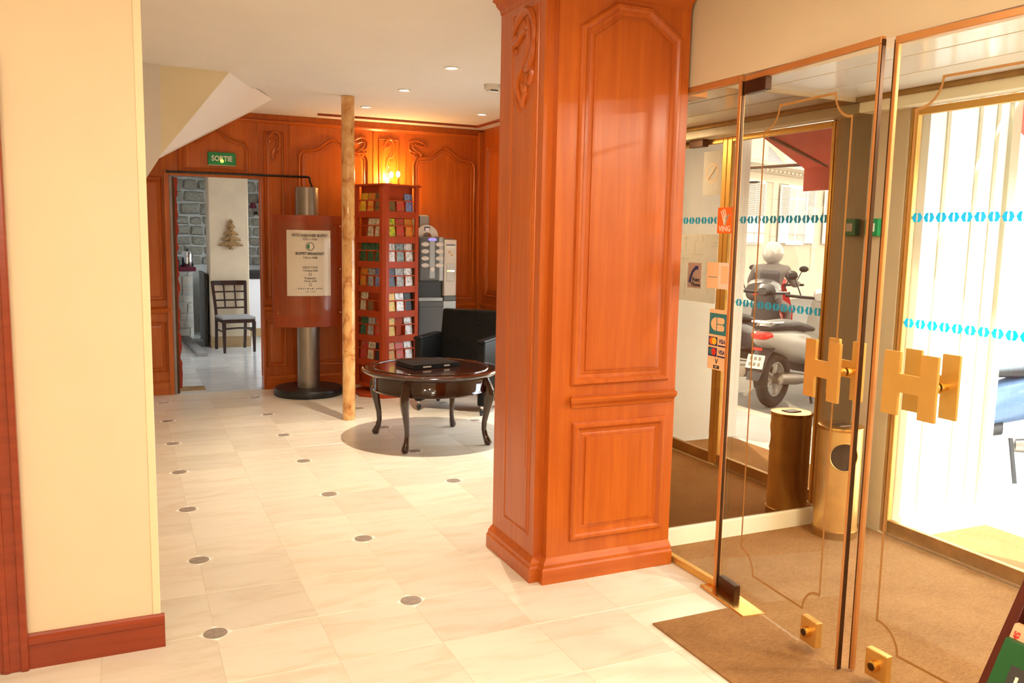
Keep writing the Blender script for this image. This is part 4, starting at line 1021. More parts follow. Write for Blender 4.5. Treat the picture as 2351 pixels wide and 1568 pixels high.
pa = thing('breakfast_poster', 'cream breakfast buffet poster with green round emblem mounted on the notice stand', 'poster', (1.585, 8.205, 0))
bowed(-0.215, 0.205, 0.965, 1.585, 0.002, 0.0035).build('sheet', 'paper', pa)
def on_paper(u, z_):
    x0, y0 = bow(u, 0.0046); a = u / 0.62
    return frame_m((x0, y0, z_), (math.cos(a), math.sin(a), 0), (0, 0, 1))
for tx, z_, sz, mt, bo in (('PETIT-DEJEUNER BUFFET', 1.535, 0.034, 'ink', .0006), ('7h30 à 10h00', 1.500, 0.028, 'ink', 0), ('BUFFET BREAKFAST', 1.365, 0.034, 'ink', .0008), ('7:30 to 10:00', 1.328, 0.028, 'ink', 0), ('DESAYUNO', 1.235, 0.030, 'ink', 0), ('7:30 hasta 10:00', 1.205, 0.024, 'ink', 0), ('Frühstück', 1.133, 0.030, 'ink', 0), ('7:30 bis 10:00', 1.105, 0.024, 'ink', 0), ('7:30  10:00', 1.005, 0.024, 'greyink', 0)):
    lettering(tx, sz, mt, pa, on_paper(0.0, z_), bo, 0.9)
MB().torus(0.036, 0.005, 28, 6, lambda x, y, z: (x + bow(0.0)[0], bow(0.0, 0.004)[1] + z * 0.3, 1.433 + y)).build('emblem_ring', 'greyink', pa)
MB().prism([(-0.004 + 0.024 * math.cos(a), 1.433 + 0.024 * math.sin(a)) for a in [PI / 2 + PI * k / 10 for k in range(11)]], lambda u, v, h: (u, bow(u, 0.004 + h)[1], v), 0, 0.001).build('emblem_leaf', 'green', pa)
gl_ = MB()
for k in range(13):
    gl_.box(-0.135 + 0.021 * k, -0.135 + 0.021 * k + (0.013 if k % 4 else 0.004), bow(-0.13 + 0.021 * k, 0.0046)[1], bow(-0.13 + 0.021 * k, 0.0036)[1], 1.028, 1.042 if k % 3 else 1.037)
gl_.build('small_print', 'greyink', pa)['kind'] = 'stuff'
for z_ in (1.17, 1.072):
    MB().torus(0.012, 0.003, 18, 6, lambda x, y, z: (x, bow(0.0, 0.004)[1] + z * 0.3, z_ + y)).build('emblem_ring', 'greyink', pa)
# thin black pipe along the door head down to the post
MB_p = MB().tube([(0.36, 8.50, 2.095), (1.0, 8.50, 2.10), (1.655, 8.50, 2.105), (1.668, 8.495, 2.10), (1.668, 8.47, 2.06), (1.668, 8.36, 2.0), (1.668, 8.33, 1.9)], 0.011, 8)
tag(MB_p.build('pipe', 'black', None, 0, True), 'thin black pipe running above the restaurant opening to the notice stand', 'pipe')

# exit sign
ex = thing('exit_sign', 'small green illuminated SORTIE exit sign above the restaurant opening', 'sign', (0.856, 8.55, 2.238))
B(-0.125, 0.125, -0.03, 0.018, -0.060, 0.060).build('case', 'green', ex, 0.006)
lettering('SORTIE', 0.068, 'whitepaper', ex, frame_m((0, -0.0312, 0.0), (1, 0, 0), (0, 0, 1)), 0.0015, 0.85)
B(-0.125, 0.125, -0.034, -0.028, -0.064, -0.058).build('lower_edge', 'silver', ex)
MB().sphere((0.0, -0.036, -0.022), 0.014, 12, 8).build('bulb', 'signbulb', ex, 0, True)

# wall sconce behind the tower
sc_ = thing('wall_sconce', 'brass wall sconce with three glowing candle bulbs above the brochure tower', 'wall lamp', (2.49, 8.56, 2.02))
MB().tube([(0, 0.006, 0), (0, -0.014, 0), (0, -0.02, 0)], [0.045, 0.045, 0.03], 20).build('backplate', 'brass', sc_, 0, True)
for dx, dz, dy in ((-0.058, 0.065, -0.15), (0.0, 0.125, -0.10), (0.056, 0.13, -0.15)):
    a_ = MB().tube([(0, -0.015, 0), (dx * .5, dy * .6, -0.03), (dx, dy, -0.01), (dx, dy, dz - 0.02)], [0.007, 0.007, 0.006, 0.006], 8).build('arm', 'brass', sc_, 0, True)
    b_ = MB().sphere((dx, dy, dz + 0.02), 0.020, 14, 8, 1, 1, 1.5).build('bulb', 'bulb', sc_, 0, True)
light('POINT', sc_, (0.0, -0.16, 0.14), SCONCE_W, (1.0, 0.58, 0.18), 0.03)

# recessed ceiling spots
for x, y, wt, wh_ in SPOTS:
    zc = ZH if (x > 1.72 or y > 6.95) else ZL
    sp_ = thing('ceiling_spotlight', 'small round recessed ceiling spotlight ' + wh_, 'spotlight', (x, y, zc), 0, 'recessed spots of the rear lobby')
    MB().rings([[(r_ * math.cos(2 * PI * i / 24), r_ * math.sin(2 * PI * i / 24), z_) for i in range(24)] for r_, z_ in ((0.052, 0.0), (0.052, -0.006), (0.044, -0.009), (0.036, -0.004), (0.036, 0.0))], False, False).build('trim_ring', 'ivory', sp_, 0, True)
    MB().lathe([(0.036, -0.0005), (0.036, -0.003)], 20).build('bulb', 'spotbulb', sp_)
    light('SPOT', sp_, (0, 0, -0.012), wt, (1.0, 0.87, 0.68), 0.014, (0, 0, 0), math.radians(98), 0.7)
sp_ = thing('smoke_detector', 'round cream smoke detector on the white ceiling near the wood pillar', 'smoke detector', (2.54, 5.986, ZH))
MB().lathe([(0.062, 0.0), (0.062, -0.028), (0.055, -0.036)], 28).build('base', 'ivory', sp_, 0, True)
MB().lathe([(0.046, -0.036), (0.046, -0.050), (0.040, -0.054), (0.034, -0.058), (0.01, -0.058)], 28).build('sensor_head', 'ivory', sp_, 0, True)
B(-0.03, 0.03, -0.05, -0.044, -0.050, -0.043).build('vent', 'ink', sp_)
# unseen downlights added to brighten the vestibule
for x, y in ((2.97, 1.35), (3.28, 1.75)):
    vl = thing('vestibule_fill', 'added round fill downlight in the boarded ceiling of the glass vestibule', 'downlight', (x, y, 2.340), 0, 'added fill lights of the vestibule')
    MB().rings([[(r_ * math.cos(2 * PI * i / 24), r_ * math.sin(2 * PI * i / 24), z_) for i in range(24)] for r_, z_ in ((0.075, 0.0), (0.075, -0.006), (0.060, -0.008), (0.060, 0.0))], False, False).build('trim_ring', 'brass', vl, 0, True)
    light('AREA', vl, (0, 0, -0.010), VESTIBULE_FILL_W, (1.0, 0.90, 0.74), 0.11)
# flush fill lamps added over the reception end, out of view
for x, y, z_, sz, wt in LOBBY_FILL:
    lm_ = thing('fill_lamp', 'added round flush fill lamp over the reception end of the lobby', 'ceiling lamp', (x, y, ZL), 0, 'added fill lamps of the front lobby')
    MB().rings([[(r_ * sz * math.cos(2 * PI * i / 32), r_ * sz * math.sin(2 * PI * i / 32), q_) for i in range(32)] for r_, q_ in ((0.56, 0), (0.56, -0.03), (0.5, -0.03), (0.5, 0.0))], False, False).build('rim', 'ivory', lm_, 0, True)
    light('AREA', lm_, (0, 0, -0.032), wt, WARM, sz)

# ------------------------------------------------------------------ restaurant seen through the opening
ch = thing('cafe_chair', 'dark wooden café chair with lattice back standing against the plaster pillar', 'chair', (1.275, 11.50, 0), math.radians(8))
B(-0.21, 0.21, -0.22, 0.20, 0.43, 0.462).build('seat', 'tape', ch, 0.01)
B(-0.205, 0.205, -0.215, 0.195, 0.385, 0.43).build('seat_rail', 'espresso', ch, 0.004)
for sx in (-1, 1):
    MB().rings([[(sx * 0.19 + a * w_, -0.20 + b * w_, z_) for a, b in ((-1, -1), (1, -1), (1, 1), (-1, 1))] for z_, w_ in ((0, 0.014), (0.40, 0.021))]).build('leg', 'espresso', ch)
    MB().rings([[(sx * x_ + a * 0.017, y_ + b * 0.015, z_) for a, b in ((-1, -1), (1, -1), (1, 1), (-1, 1))] for x_, y_, z_ in ((0.185, 0.25, 0), (0.19, 0.20, 0.42), (0.195, 0.21, 0.55), (0.215, 0.29, 0.90))]).build('leg', 'espresso', ch)
    MB().tube([(sx * 0.19, -0.19, 0.27), (sx * 0.19, 0.215, 0.27)], 0.011, 8).build('stretcher', 'espresso', ch)
MB().tube([(-0.19, -0.195, 0.31), (0, -0.205, 0.32), (0.19, -0.195, 0.31)], 0.012, 8).build('stretcher', 'espresso', ch)
ylean = lambda z_: 0.21 + (z_ - 0.55) * 0.229
tr_ = MB(); tr_.rings([[(x, ylean(0.875) + dy - 0.02 * (1 - (x / .22) ** 2) * -1, 0.875 + dz) for dy, dz in ((-.014, -.03), (.014, -.03), (.014, .03), (-.014, .03))] for x in (-0.22, -0.11, 0, 0.11, 0.22)]); tr_.build('top_rail', 'espresso', ch)
for x in (-0.07, 0.07):
    MB().tube([(x, ylean(0.55), 0.55), (x, ylean(0.86), 0.86)], 0.011, 6).build('back_slat', 'espresso', ch)
for z_ in (0.55, 0.65, 0.76):
    MB().tube([(-0.20, ylean(z_), z_), (0.20, ylean(z_), z_)], 0.011, 6).build('back_slat', 'espresso', ch)

tr = thing('straw_tree', 'straw rope ornament shaped like a fir tree hanging on the plaster pillar', 'ornament', (1.28, 11.845, 1.32))
tk = MB()
for k in range(3):
    tk.tube([(0.018 * math.cos(i * .9 + k * 2.1), -0.02 + 0.012 * math.sin(i * .9 + k * 2.1), 0.0 + 0.022 * i) for i in range(18)], 0.014, 6)
tk.build('trunk', 'rope', tr, 0, True)
for z_, l in ((0.055, 0.155), (0.125, 0.125), (0.20, 0.095), (0.29, 0.055)):
    for sx in (-1, 1):
        b_ = MB()
        for q_ in range(3):
            b_.tube([(0, -0.02 - .006 * q_, z_ + 0.055 - 0.018 * q_), (sx * l * 0.5, -0.022, z_ + 0.025 - 0.014 * q_), (sx * l, -0.018, z_ - 0.004 * q_)], [0.014, 0.013, 0.004], 6)
        b_.build('branch', 'rope', tr, 0, True)
MB().tube([(0, -0.02, 0.36), (0, -0.02, 0.40)], [0.012, 0.004], 6).build('tip', 'rope', tr)

bu = thing('buffet_counter', 'white stone clad buffet counter at the back of the restaurant', 'counter', (0.62, 13.45, 0))
B(-0.34, 0.25, -0.40, 0.45, 0, 0.97).build('body', 'mortar', bu)
B(-0.36, 0.30, -0.43, 0.47, 0.97, 1.03).build('counter_top', 'maroon', bu, 0.008)
rnd = random.Random(11)
z_ = 0.01
while z_ < 0.94:
    hh = rnd.uniform(0.10, 0.18); hh = min(hh, 0.965 - z_); x = -0.33
    while x < 0.24:
        l = min(rnd.uniform(0.10, 0.22), 0.25 - x)
        if l > 0.03 and hh > 0.03:
            P = [(x + .004, z_ + .004), (x + l - .004 + rnd.uniform(-.01, 0), z_ + .004 + rnd.uniform(0, .02)), (x + l - .004, z_ + hh - .004), (x + .004 + rnd.uniform(0, .01), z_ + hh - .004 - rnd.uniform(0, .02))]
            MB().prism(P, lambda u, v, h: (u, h, v), -0.40, -0.415 - rnd.uniform(0, .02)).build('stone_slab', 'slab', bu)
        x += max(l, 0.02)
    z_ += hh
pt = thing('coffee_urn', 'shiny steel coffee urn standing on the buffet counter', 'urn', (0.82, 13.22, 1.03))
MB().lathe([(0.075, 0), (0.08, 0.01), (0.08, 0.21), (0.07, 0.225), (0.02, 0.235)], 28).build('body', 'chrome', pt, 0, True)
MB().tube([(0, 0, 0.23), (0, 0, 0.26)], [0.014, 0.018], 10).build('lid_knob', 'black', pt)
MB().tube([(0, -0.08, 0.04), (0, -0.115, 0.04)], 0.008, 8).build('tap', 'black', pt)
ap = thing('coffee_brewer', 'dark bread warmer beside the steel urn on the buffet counter', 'appliance', (0.60, 13.25, 1.03))
B(-0.12, 0.11, -0.12, 0.12, 0.0, 0.10).build('body', 'black', ap, 0.012)
B(-0.11, 0.10, -0.11, 0.11, 0.10, 0.15).build('lid', 'grey', ap, 0.02)
cu = thing('serviette', 'small pink cloth hanging over the edge of the buffet counter', 'cloth', (0.535, 13.0, 0.86))
MB().rings([[(x + 0.02 * math.sin(z_ * 30), -0.006 - y, z_) for x, y in ((-.045, 0), (.045, 0), (.045, .006), (-.045, .006))] for z_ in (0.17, 0.10, 0.02, -0.06)]).build('cloth', plain('pink_cloth', (0.55, 0.06, 0.16), 0.8), cu)
dp = thing('folding_screen', 'narrow black panel standing between the buffet counter and the plaster pillar', 'panel', (0.965, 12.45, 0))
B(-0.018, 0.018, -0.42, 0.45, 0.02, 0.965).build('leaf', 'black', dp, 0.004)
B(-0.024, 0.024, -0.43, 0.46, 0.965, 0.985).build('cap', 'espresso', dp, 0.003)
for yy in (-0.40, 0.42): B(-0.022, 0.022, yy - 0.02, yy + 0.02, 0.0, 0.02).build('foot', 'black', dp)
pk = thing('loose_plank', 'long flat grey plank lying on the restaurant floor beside the counter', 'plank', (0.83, 12.05, 0))
MB().rings([[(-0.05 + dx + (0.05 if y < 0 else -0.05) * abs(y), y, z_) for dx, z_ in ((-0.055, 0), (0.055, 0), (0.055, 0.045), (-0.055, 0.045))] for y in (-1.0, 0.9)]).build('board', 'tape', pk, 0.004)
wsn = thing('wall_sconce', 'wall lamp with two maroon shades on the restaurant stone wall', 'wall lamp', (1.90, 13.93, 1.85))
MB().tube([(0, 0.05, 0), (0, -0.02, 0)], [0.03, 0.02], 12).build('backplate', 'bronze', wsn)
for dx, dz in ((-0.06, 0.10), (0.06, 0.18)):
    a_ = MB().tube([(0, -0.02, 0), (dx * .6, -0.05, -0.04), (dx, -0.06, 0.02), (dx, -0.06, dz)], 0.006, 6).build('arm', 'bronze', wsn)
    MB().rings([[(dx + r_ * math.cos(2 * PI * i / 16), -0.06 + r_ * math.sin(2 * PI * i / 16), dz + q_) for i in range(16)] for r_, q_ in ((0.055, -0.03), (0.03, 0.06), (0.028, 0.06), (0.053, -0.03))], False, False).build('shade', 'maroon', wsn, 0, True)
dm = tag(B(-0.13, 0.13, -0.10, 0.12, 0.0, 0.006).build('floor_mat', 'brassdull'), 'small dark mat on the floor inside the restaurant opening', 'mat'); dm.location = (0.545, 8.80, 0.0005)
sdr = thing('sliding_door', 'edge of an open sliding door with frayed red cloth at the restaurant opening', 'door', (0.41, 8.63, 0))
B(-0.022, 0.0, -0.055, 0.055, 0.002, 2.055).build('leaf', 'tape', sdr)
B(0.0, 0.022, -0.05, 0.05, 0.002, 2.055).build('edge_plate', 'bronze', sdr)
rg = MB(); rnd = random.Random(5)
rg.rings([[(0.022, -0.05, z_), (0.030 + rnd.uniform(0.0, 0.022), -0.052, z_), (0.030, -0.044, z_), (0.022, -0.044, z_)] for z_ in [0.05 + 0.05 * k for k in range(41)]])
rg.build('frayed_cloth', 'curtainred', sdr)

# ------------------------------------------------------------------ brochure stand in the near corner
bs = thing('sloping_brochure_stand', 'dark red wooden sloping brochure stand beside the glass doors', 'stand', (1.52, 0.7, 0))
sl = 0.555
def tilt_box(x0, x1, y0, y1, z0, z1):      # box whose x follows the slope
    return MB().rings([[(x0 + sl * z_, y0, z_), (x1 + sl * z_, y0, z_), (x1 + sl * z_, y1, z_), (x0 + sl * z_, y1, z_)] for z_ in (z0, z1)])
X0 = 1.545 - 0.9 * sl - 1.52
tilt_box(X0, X0 + 0.13, 0.283, 0.305, 0.0, 1.30).build('side_panel', 'standwood', bs, 0.002)
tilt_box(X0, X0 + 0.13, -0.30, -0.28, 0.0, 1.30).build('side_panel', 'standwood', bs, 0.002)
tilt_box(X0 + 0.112, X0 + 0.128, -0.28, 0.283, 0.0, 1.30).build('back_board', 'standwood', bs)
for z_ in (0.30, 0.712, 1.02):
    dx_ = -0.036 if 0.5 < z_ < 0.9 else 0.0
    B(X0 + sl * z_ + 0.004 + dx_, X0 + sl * z_ + 0.115, -0.28, 0.2825, z_ - 0.008, z_ + 0.006).build('shelf', 'standwood', bs)
    B(X0 + sl * z_ + 0.002 + dx_, X0 + sl * z_ + 0.010 + dx_, -0.28, 0.283, z_ - 0.008, z_ + 0.035).build('shelf_lip', 'standwood', bs)
def stand_book(label, name, off, y0, y1, z0, h, mat, cat='leaflet'):
    t = thing(name, label, cat, (1.52 + X0 + sl * z0 + off, 0.7 + (y0 + y1) / 2, z0), 0, 'leaflets on the sloping stand')
    hw = (y1 - y0) / 2
    MB().rings([[(a + sl * 0.93 * q_, -hw, q_), (a + 0.012 + sl * .93 * q_, -hw, q_), (a + 0.012 + sl * .93 * q_, hw, q_), (a + sl * .93 * q_, hw, q_)] for a in (0,) for q_ in (0, h)]).build('block', mat, t, 0.001)
    nrm = math.hypot(1, sl * .93)
    fm = lambda u, q_, d=0.0015: frame_m((sl * .93 * q_ - d, -u, q_), (0, -1, 0), (sl * .93 / nrm, 0, 1 / nrm))
    return t, hw, fm
t, hw, fm = stand_book('green guide leaflet with dark panel and pale LIKE lettering at front of the sloping stand', 'green_leaflet', -0.022, 0.075, 0.278, 0.720, 0.118, 'leafgreen')
MB().rings([[(sl * .93 * q_ - 0.001, s2, q_) for s2 in (-hw + .01, hw - .030)] + [(sl * .93 * q_ + 0.001, s2, q_) for s2 in (hw - .030, -hw + .01)] for q_ in (0.0, 0.082)]).build('cover_panel', 'ink', t)
lettering('LIKE', 0.045, 'paper', t, fm(-hw + 0.042, 0.052), 0.0006, 1.0, 'LEFT')
t, hw, fm = stand_book('thick peach leaflet stack with red print behind the green guide leaflet', 'peach_leaflet', -0.006, 0.09, 0.281, 0.720, 0.140, 'leafpeach')
mv = fm(-hw + 0.012, 0.118)
lettering('SMS', 0.016, 'redpaint', t, frame_m(tuple(mv.translation), -mv.col[1].xyz, mv.col[0].xyz), 0.0003)
stand_book('black leaflet in the upper pocket of the sloping stand', 'black_leaflet', 0.05, -0.10, 0.10, 1.028, 0.20, 'ink')

# ------------------------------------------------------------------ street outside
om = tag(B(3.80, 4.36, 1.62, 3.05, 0.0005, 0.010).build('outdoor_mat', 'carpet'), 'tan doormat on the pavement outside the street door', 'mat')
aw = thing('awning', 'red cloth awning with straight valance over the street entrance', 'awning', (4.47, 2.45, 2.3))
A0 = 1.66 - 2.45; A1 = 3.34 - 2.45
MB().rings([[(-0.01, y, 0.09), (0.46, y, -0.145), (0.46, y, -0.157), (-0.01, y, 0.075)] for y in (A0, A1)]).build('cloth', 'awning', aw)
MB().rings([[(0.452, y, -0.147), (0.462, y, -0.147), (0.462, y, -0.33), (0.452, y, -0.33)] for y in (A0, A1)]).build('valance', 'awning', aw)
MB().tube([(0.45, A0 - 0.8, -0.10), (0.45, A1, -0.16)], 0.014, 8).build('front_bar', 'bronze', aw)
MB().tube([(0.0, A0 + 0.1, 0.05), (0.45, A0 + 0.25, -0.15)], 0.012, 8).build('arm', 'bronze', aw)

def scooter(label, paint, loc_, rz, topcase=False, screen=False):
    t = thing('scooter', label, 'scooter', (loc_[0], loc_[1], -0.002), rz, 'scooters parked along the kerb')
    for nm, x in (('rear_wheel', 0.0), ('front_wheel', 1.28)):
        wh = MB().torus(0.215, 0.060, 32, 10, lambda a, b, c: (x + a, c * 0.95, 0.275 + b)).build(nm, 'rubber', t, 0, True)
        MB().torus(0.165, 0.014, 28, 6, lambda a, b, c: (x + a, c * 2.5, 0.275 + b)).build('rim', 'sgrey', wh, 0, True)
        MB().tube([(x, -0.06, 0.275), (x, 0.06, 0.275)], 0.045, 14).build('hub', 'steel', wh, 0, True)
        for k in range(5):
            a = 2 * PI * k / 5
            MB().tube([(x + 0.03 * math.cos(a), 0, 0.275 + 0.03 * math.sin(a)), (x + 0.165 * math.cos(a), 0, 0.275 + 0.165 * math.sin(a))], [0.022, 0.014], 6).build('spoke', 'sgrey', wh, 0, True)
    def loft(sec, name, mat, n=16, par=t):
        rs = []
        for x, zc, hw, hh in sec:
            rs.append([(x, hw * math.copysign(abs(math.cos(a)) ** 0.75, math.cos(a)), zc + hh * math.copysign(abs(math.sin(a)) ** 0.75, math.sin(a))) for a in [2 * PI * k / n for k in range(n)]])
        return MB().rings(rs).build(name, mat, par, 0, True)
    body = loft([(-0.30, 0.70, 0.05, 0.03), (-0.26, 0.685, 0.10, 0.06), (-0.12, 0.66, 0.14, 0.10), (0.10, 0.62, 0.165, 0.14), (0.38, 0.57, 0.17, 0.16), (0.58, 0.50, 0.15, 0.15), (0.66, 0.44, 0.12, 0.12)], 'rear_body', paint)
    loft([(-0.24, 0.775, 0.08, 0.02), (-0.10, 0.79, 0.13, 0.045), (0.20, 0.785, 0.15, 0.05), (0.42, 0.745, 0.14, 0.045), (0.60, 0.72, 0.10, 0.03)], 'saddle', 'black')
    loft([(0.50, 0.36, 0.13, 0.06), (0.75, 0.30, 0.16, 0.045), (0.98, 0.33, 0.15, 0.06)], 'footboard', 'black')
    MB().rings([[(x - 0.02, -hw, z_), (x + 0.05, -hw * .6, z_), (x + 0.085, 0, z_), (x + 0.05, hw * .6, z_), (x - 0.02, hw, z_), (x - 0.03, 0, z_)] for x, z_, hw in ((1.02, 0.30, 0.16), (1.04, 0.45, 0.20), (1.02, 0.65, 0.20), (0.97, 0.85, 0.15), (0.94, 0.98, 0.10))]).build('front_shield', paint, t, 0, True)
    loft([(1.03, 0.53, 0.05, 0.02), (1.15, 0.57, 0.075, 0.035), (1.30, 0.585, 0.08, 0.035), (1.48, 0.53, 0.06, 0.03)], 'front_mudguard', paint)
    for s2 in (-1, 1):
        MB().tube([(1.28, s2 * 0.075, 0.275), (1.20, s2 * 0.07, 0.58)], 0.020, 8).build('fork_leg', 'steel', t, 0, True)
    hb = MB().tube([(0.80, -0.34, 1.02), (0.86, -0.20, 1.01), (0.95, 0, 1.0), (0.86, 0.20, 1.01), (0.80, 0.34, 1.02)], 0.016, 8).build('handlebar', 'black', t, 0, True)
    for s2 in (-1, 1):
        MB().tube([(0.90, s2 * 0.22, 1.02), (0.90, s2 * 0.30, 1.20)], 0.007, 6).build('mirror_stem', 'black', hb)
        MB().sphere((0.89, s2 * 0.32, 1.22), 0.055, 12, 7, 0.3, 1.1, 0.75).build('mirror_head', 'black', hb, 0, True)
    loft([(0.86, 1.02, 0.05, 0.04), (0.95, 1.03, 0.11, 0.07), (1.05, 1.0, 0.09, 0.06), (1.08, 0.99, 0.05, 0.04)], 'headlamp_cowl', paint)
    loft([(-0.325, 0.70, 0.05, 0.02), (-0.30, 0.705, 0.085, 0.035), (-0.24, 0.71, 0.11, 0.035)], 'tail_light', 'taillight')
    mg = MB().rings([[(x, -hw, z_), (x, hw, z_), (x + 0.02, hw, z_ + 0.01), (x + 0.02, -hw, z_ + 0.01)] for x, z_, hw in ((-0.14, 0.60, 0.09), (-0.28, 0.50, 0.085), (-0.36, 0.36, 0.07), (-0.39, 0.30, 0.06))]).build('rear_mudguard', 'sblack', t, 0, True)
    pl = MB(); pl.M = Matrix.Translation((-0.345, 0, 0.47)) @ Matrix.Rotation(math.radians(20), 4, 'Y')
    pl.box(-0.006, 0.0, -0.085, 0.085, -0.065, 0.065); pl.build('number_plate', 'whitepaper', mg)
    gl2 = MB(); gl2.M = pl.M
    for r_ in range(2):
        for k in range(3):
            gl2.box(-0.008, -0.006, -0.06 + 0.045 * k, -0.035 + 0.045 * k, 0.012 - 0.055 * r_, 0.045 - 0.055 * r_)
    gl2.build('plate_characters', 'greyink', mg)
    MB().rings([[(-0.335, -0.05, z_), (-0.325, -0.05, z_), (-0.325, 0.05, z_), (-0.335, 0.05, z_)] for z_ in (0.575, 0.60)]).build('reflector', 'taillight', mg)
    shock = MB()
    shock.tube([(-0.02 + 0.09 * k / 60 + 0.030 * math.cos(k * .62), -0.13 + 0.030 * math.sin(k * .62), 0.30 + 0.26 * k / 60) for k in range(61)], 0.008, 5)
    shock.tube([(-0.02, -0.13, 0.27), (0.08, -0.13, 0.60)], 0.012, 6)
    shock.build('shock_absorber', 'steel', t, 0, True)
    loft([(-0.10, 0.30, 0.0, 0.0), (-0.09, 0.30, 0.055, 0.055), (0.20, 0.27, 0.06, 0.06), (0.42, 0.25, 0.045, 0.045), (0.44, 0.25, 0.0, 0.0)], 'engine_case', 'steel').location = (0, 0.10, 0)
    ex_ = MB().tube([(-0.34, -0.16, 0.36), (-0.32, -0.16, 0.36), (0.02, -0.16, 0.33), (0.10, -0.14, 0.28), (0.40, -0.06, 0.24)], [0.02, 0.055, 0.055, 0.025, 0.018], 12).build('exhaust', 'steel', t, 0, True)
    MB().tube([(0.45, 0.12, 0.30), (0.42, 0.20, 0.012)], 0.014, 6).build('kickstand', 'black', t)
    rk_ = MB().tube([(-0.05, 0.10, 0.82), (-0.26, 0.10, 0.83), (-0.30, 0, 0.83), (-0.26, -0.10, 0.83), (-0.05, -0.10, 0.82)], 0.011, 6).build('luggage_rack', 'chrome', t, 0, True)
    if topcase:
        loft([(-0.46, 0.96, 0.10, 0.07), (-0.43, 0.97, 0.18, 0.115), (-0.25, 0.985, 0.205, 0.14), (-0.08, 0.98, 0.19, 0.125), (-0.05, 0.97, 0.12, 0.08)], 'top_case', 'sblack')
        loft([(-0.475, 0.94, 0.05, 0.012), (-0.44, 0.945, 0.14, 0.022)], 'case_reflector', 'taillight')
    if screen:
        MB().rings([[(1.02 - 0.25 * (z_ - 1.0), -hw, z_), (1.06 - 0.25 * (z_ - 1.0), 0, z_), (1.02 - 0.25 * (z_ - 1.0), hw, z_), (1.014 - 0.25 * (z_ - 1.0), hw, z_), (1.054 - 0.25 * (z_ - 1.0), 0, z_), (1.014 - 0.25 * (z_ - 1.0), -hw, z_)] for z_, hw in ((1.0, 0.14), (1.15, 0.24), (1.35, 0.24), (1.50, 0.19), (1.53, 0.14))]).build('windscreen', 'glass', t, 0, True)
    return t
RZ = math.atan2(-0.34, 0.94)
scooter('grey scooter with red tail light and white plate parked rear to the kerb', 'sgrey', (5.56, 0.74), RZ)
scooter('black scooter with top case parked beside the grey scooter', 'sblack', (5.62, -0.12), RZ - 0.05, True)
scooter('red scooter with tall clear windscreen and top case further out in the row', 'sred', (7.5, 0.62), RZ + 0.15, True, True)
scooter('blue scooter with windscreen standing opposite the street door', 'sblue', (5.75, 3.40), RZ + 2.75, False, True)
rs_ = scooter('red scooter ridden by the helmeted rider in the road', 'sred', (7.15, -1.22), RZ - 0.35, True, True)
rs_['group'] = 'scooter ridden in the road'

# rider seated on the far scooter
def rider(loc_, rz):
    J = {'pelvis': (0.25, 0, 0.90), 'waist': (0.26, 0, 1.06), 'chest': (0.30, 0, 1.24), 'shoulders': (0.315, 0, 1.36), 'neck': (0.33, 0, 1.43), 'head': (0.36, 0, 1.55), 'crown': (0.37, 0, 1.63)}
    V = list(J.values()); R0 = [0.165, 0.15, 0.170, 0.12, 0.06, 0.085, 0.07]; E = [(0, 1), (1, 2), (2, 3), (3, 4), (4, 5), (5, 6)]
    for s2 in (-1, 1):
        b = len(V)
        V += [(0.315, s2 * 0.20, 1.355), (0.48, s2 * 0.30, 1.16), (0.80, s2 * 0.30, 1.15), (0.875, s2 * 0.30, 1.15)]; R0 += [0.075, 0.058, 0.042, 0.036]
        E += [(3, b), (b, b + 1), (b + 1, b + 2), (b + 2, b + 3)]
        b = len(V)
        V += [(0.28, s2 * 0.11, 0.87), (0.66, s2 * 0.19, 0.80), (0.70, s2 * 0.19, 0.42), (0.72, s2 * 0.19, 0.39), (0.86, s2 * 0.20, 0.37)]; R0 += [0.10, 0.075, 0.05, 0.048, 0.035]
        E += [(0, b), (b, b + 1), (b + 1, b + 2), (b + 2, b + 3), (b + 3, b + 4)]
        for fz in (-1, 0, 1, 2):
            c_ = len(V); V += [(0.905, s2 * (0.275 + 0.018 * fz), 1.165), (0.925, s2 * (0.275 + 0.018 * fz), 1.125)]; R0 += [0.011, 0.009]
            E += [(b - 1, c_), (c_, c_ + 1)]
        c_ = len(V); V += [(0.88, s2 * 0.245, 1.135), (0.90, s2 * 0.24, 1.11)]; R0 += [0.012, 0.010]; E += [(b - 1, c_), (c_, c_ + 1)]
    K = 0.90
    V = [(a * K, b * K, c * K) for a, b, c in V]; R0 = [q_ * 0.95 for q_ in R0]
    me = bpy.data.meshes.new('body'); me.from_pydata(V, E, [])
    o = bpy.data.objects.new('body_tmp', me); COL.objects.link(o)
    md = o.modifiers.new('s', 'SKIN'); md.use_smooth_shade = True
    for k, sv in enumerate(me.skin_vertices[0].data):
        sv.radius = (R0[k], R0[k]); sv.use_root = (k == 0)
    o.modifiers.new('u', 'SUBSURF').levels = 2
    dg = bpy.context.evaluated_depsgraph_get(); dg.update()
    m2 = bpy.data.meshes.new_from_object(o.evaluated_get(dg)); bpy.data.objects.remove(o)
    m2.materials.clear(); m2.materials.append(M['jacket'])
    for p_ in m2.polygons: p_.use_smooth = True
    t = thing('person', 'person in grey jacket and silver helmet riding a scooter in the road', 'person', (loc_[0], loc_[1], -0.002), rz)
    link('body', m2, t)
    h_ = MB().sphere((0.375 * K, 0, 1.585 * K), 0.138, 20, 12, 1.1, 0.95, 1.05).build('helmet', 'helmet', t, 0, True)
    MB().sphere((0.425 * K, 0, 1.575 * K), 0.112, 16, 10, 1.0, 0.98, 0.62).build('visor', 'sblack', h_, 0, True)
    B(0.11, 0.20, -0.13, 0.13, 0.98, 1.21).build('backpack', 'sblack', t, 0.05, seg=3)
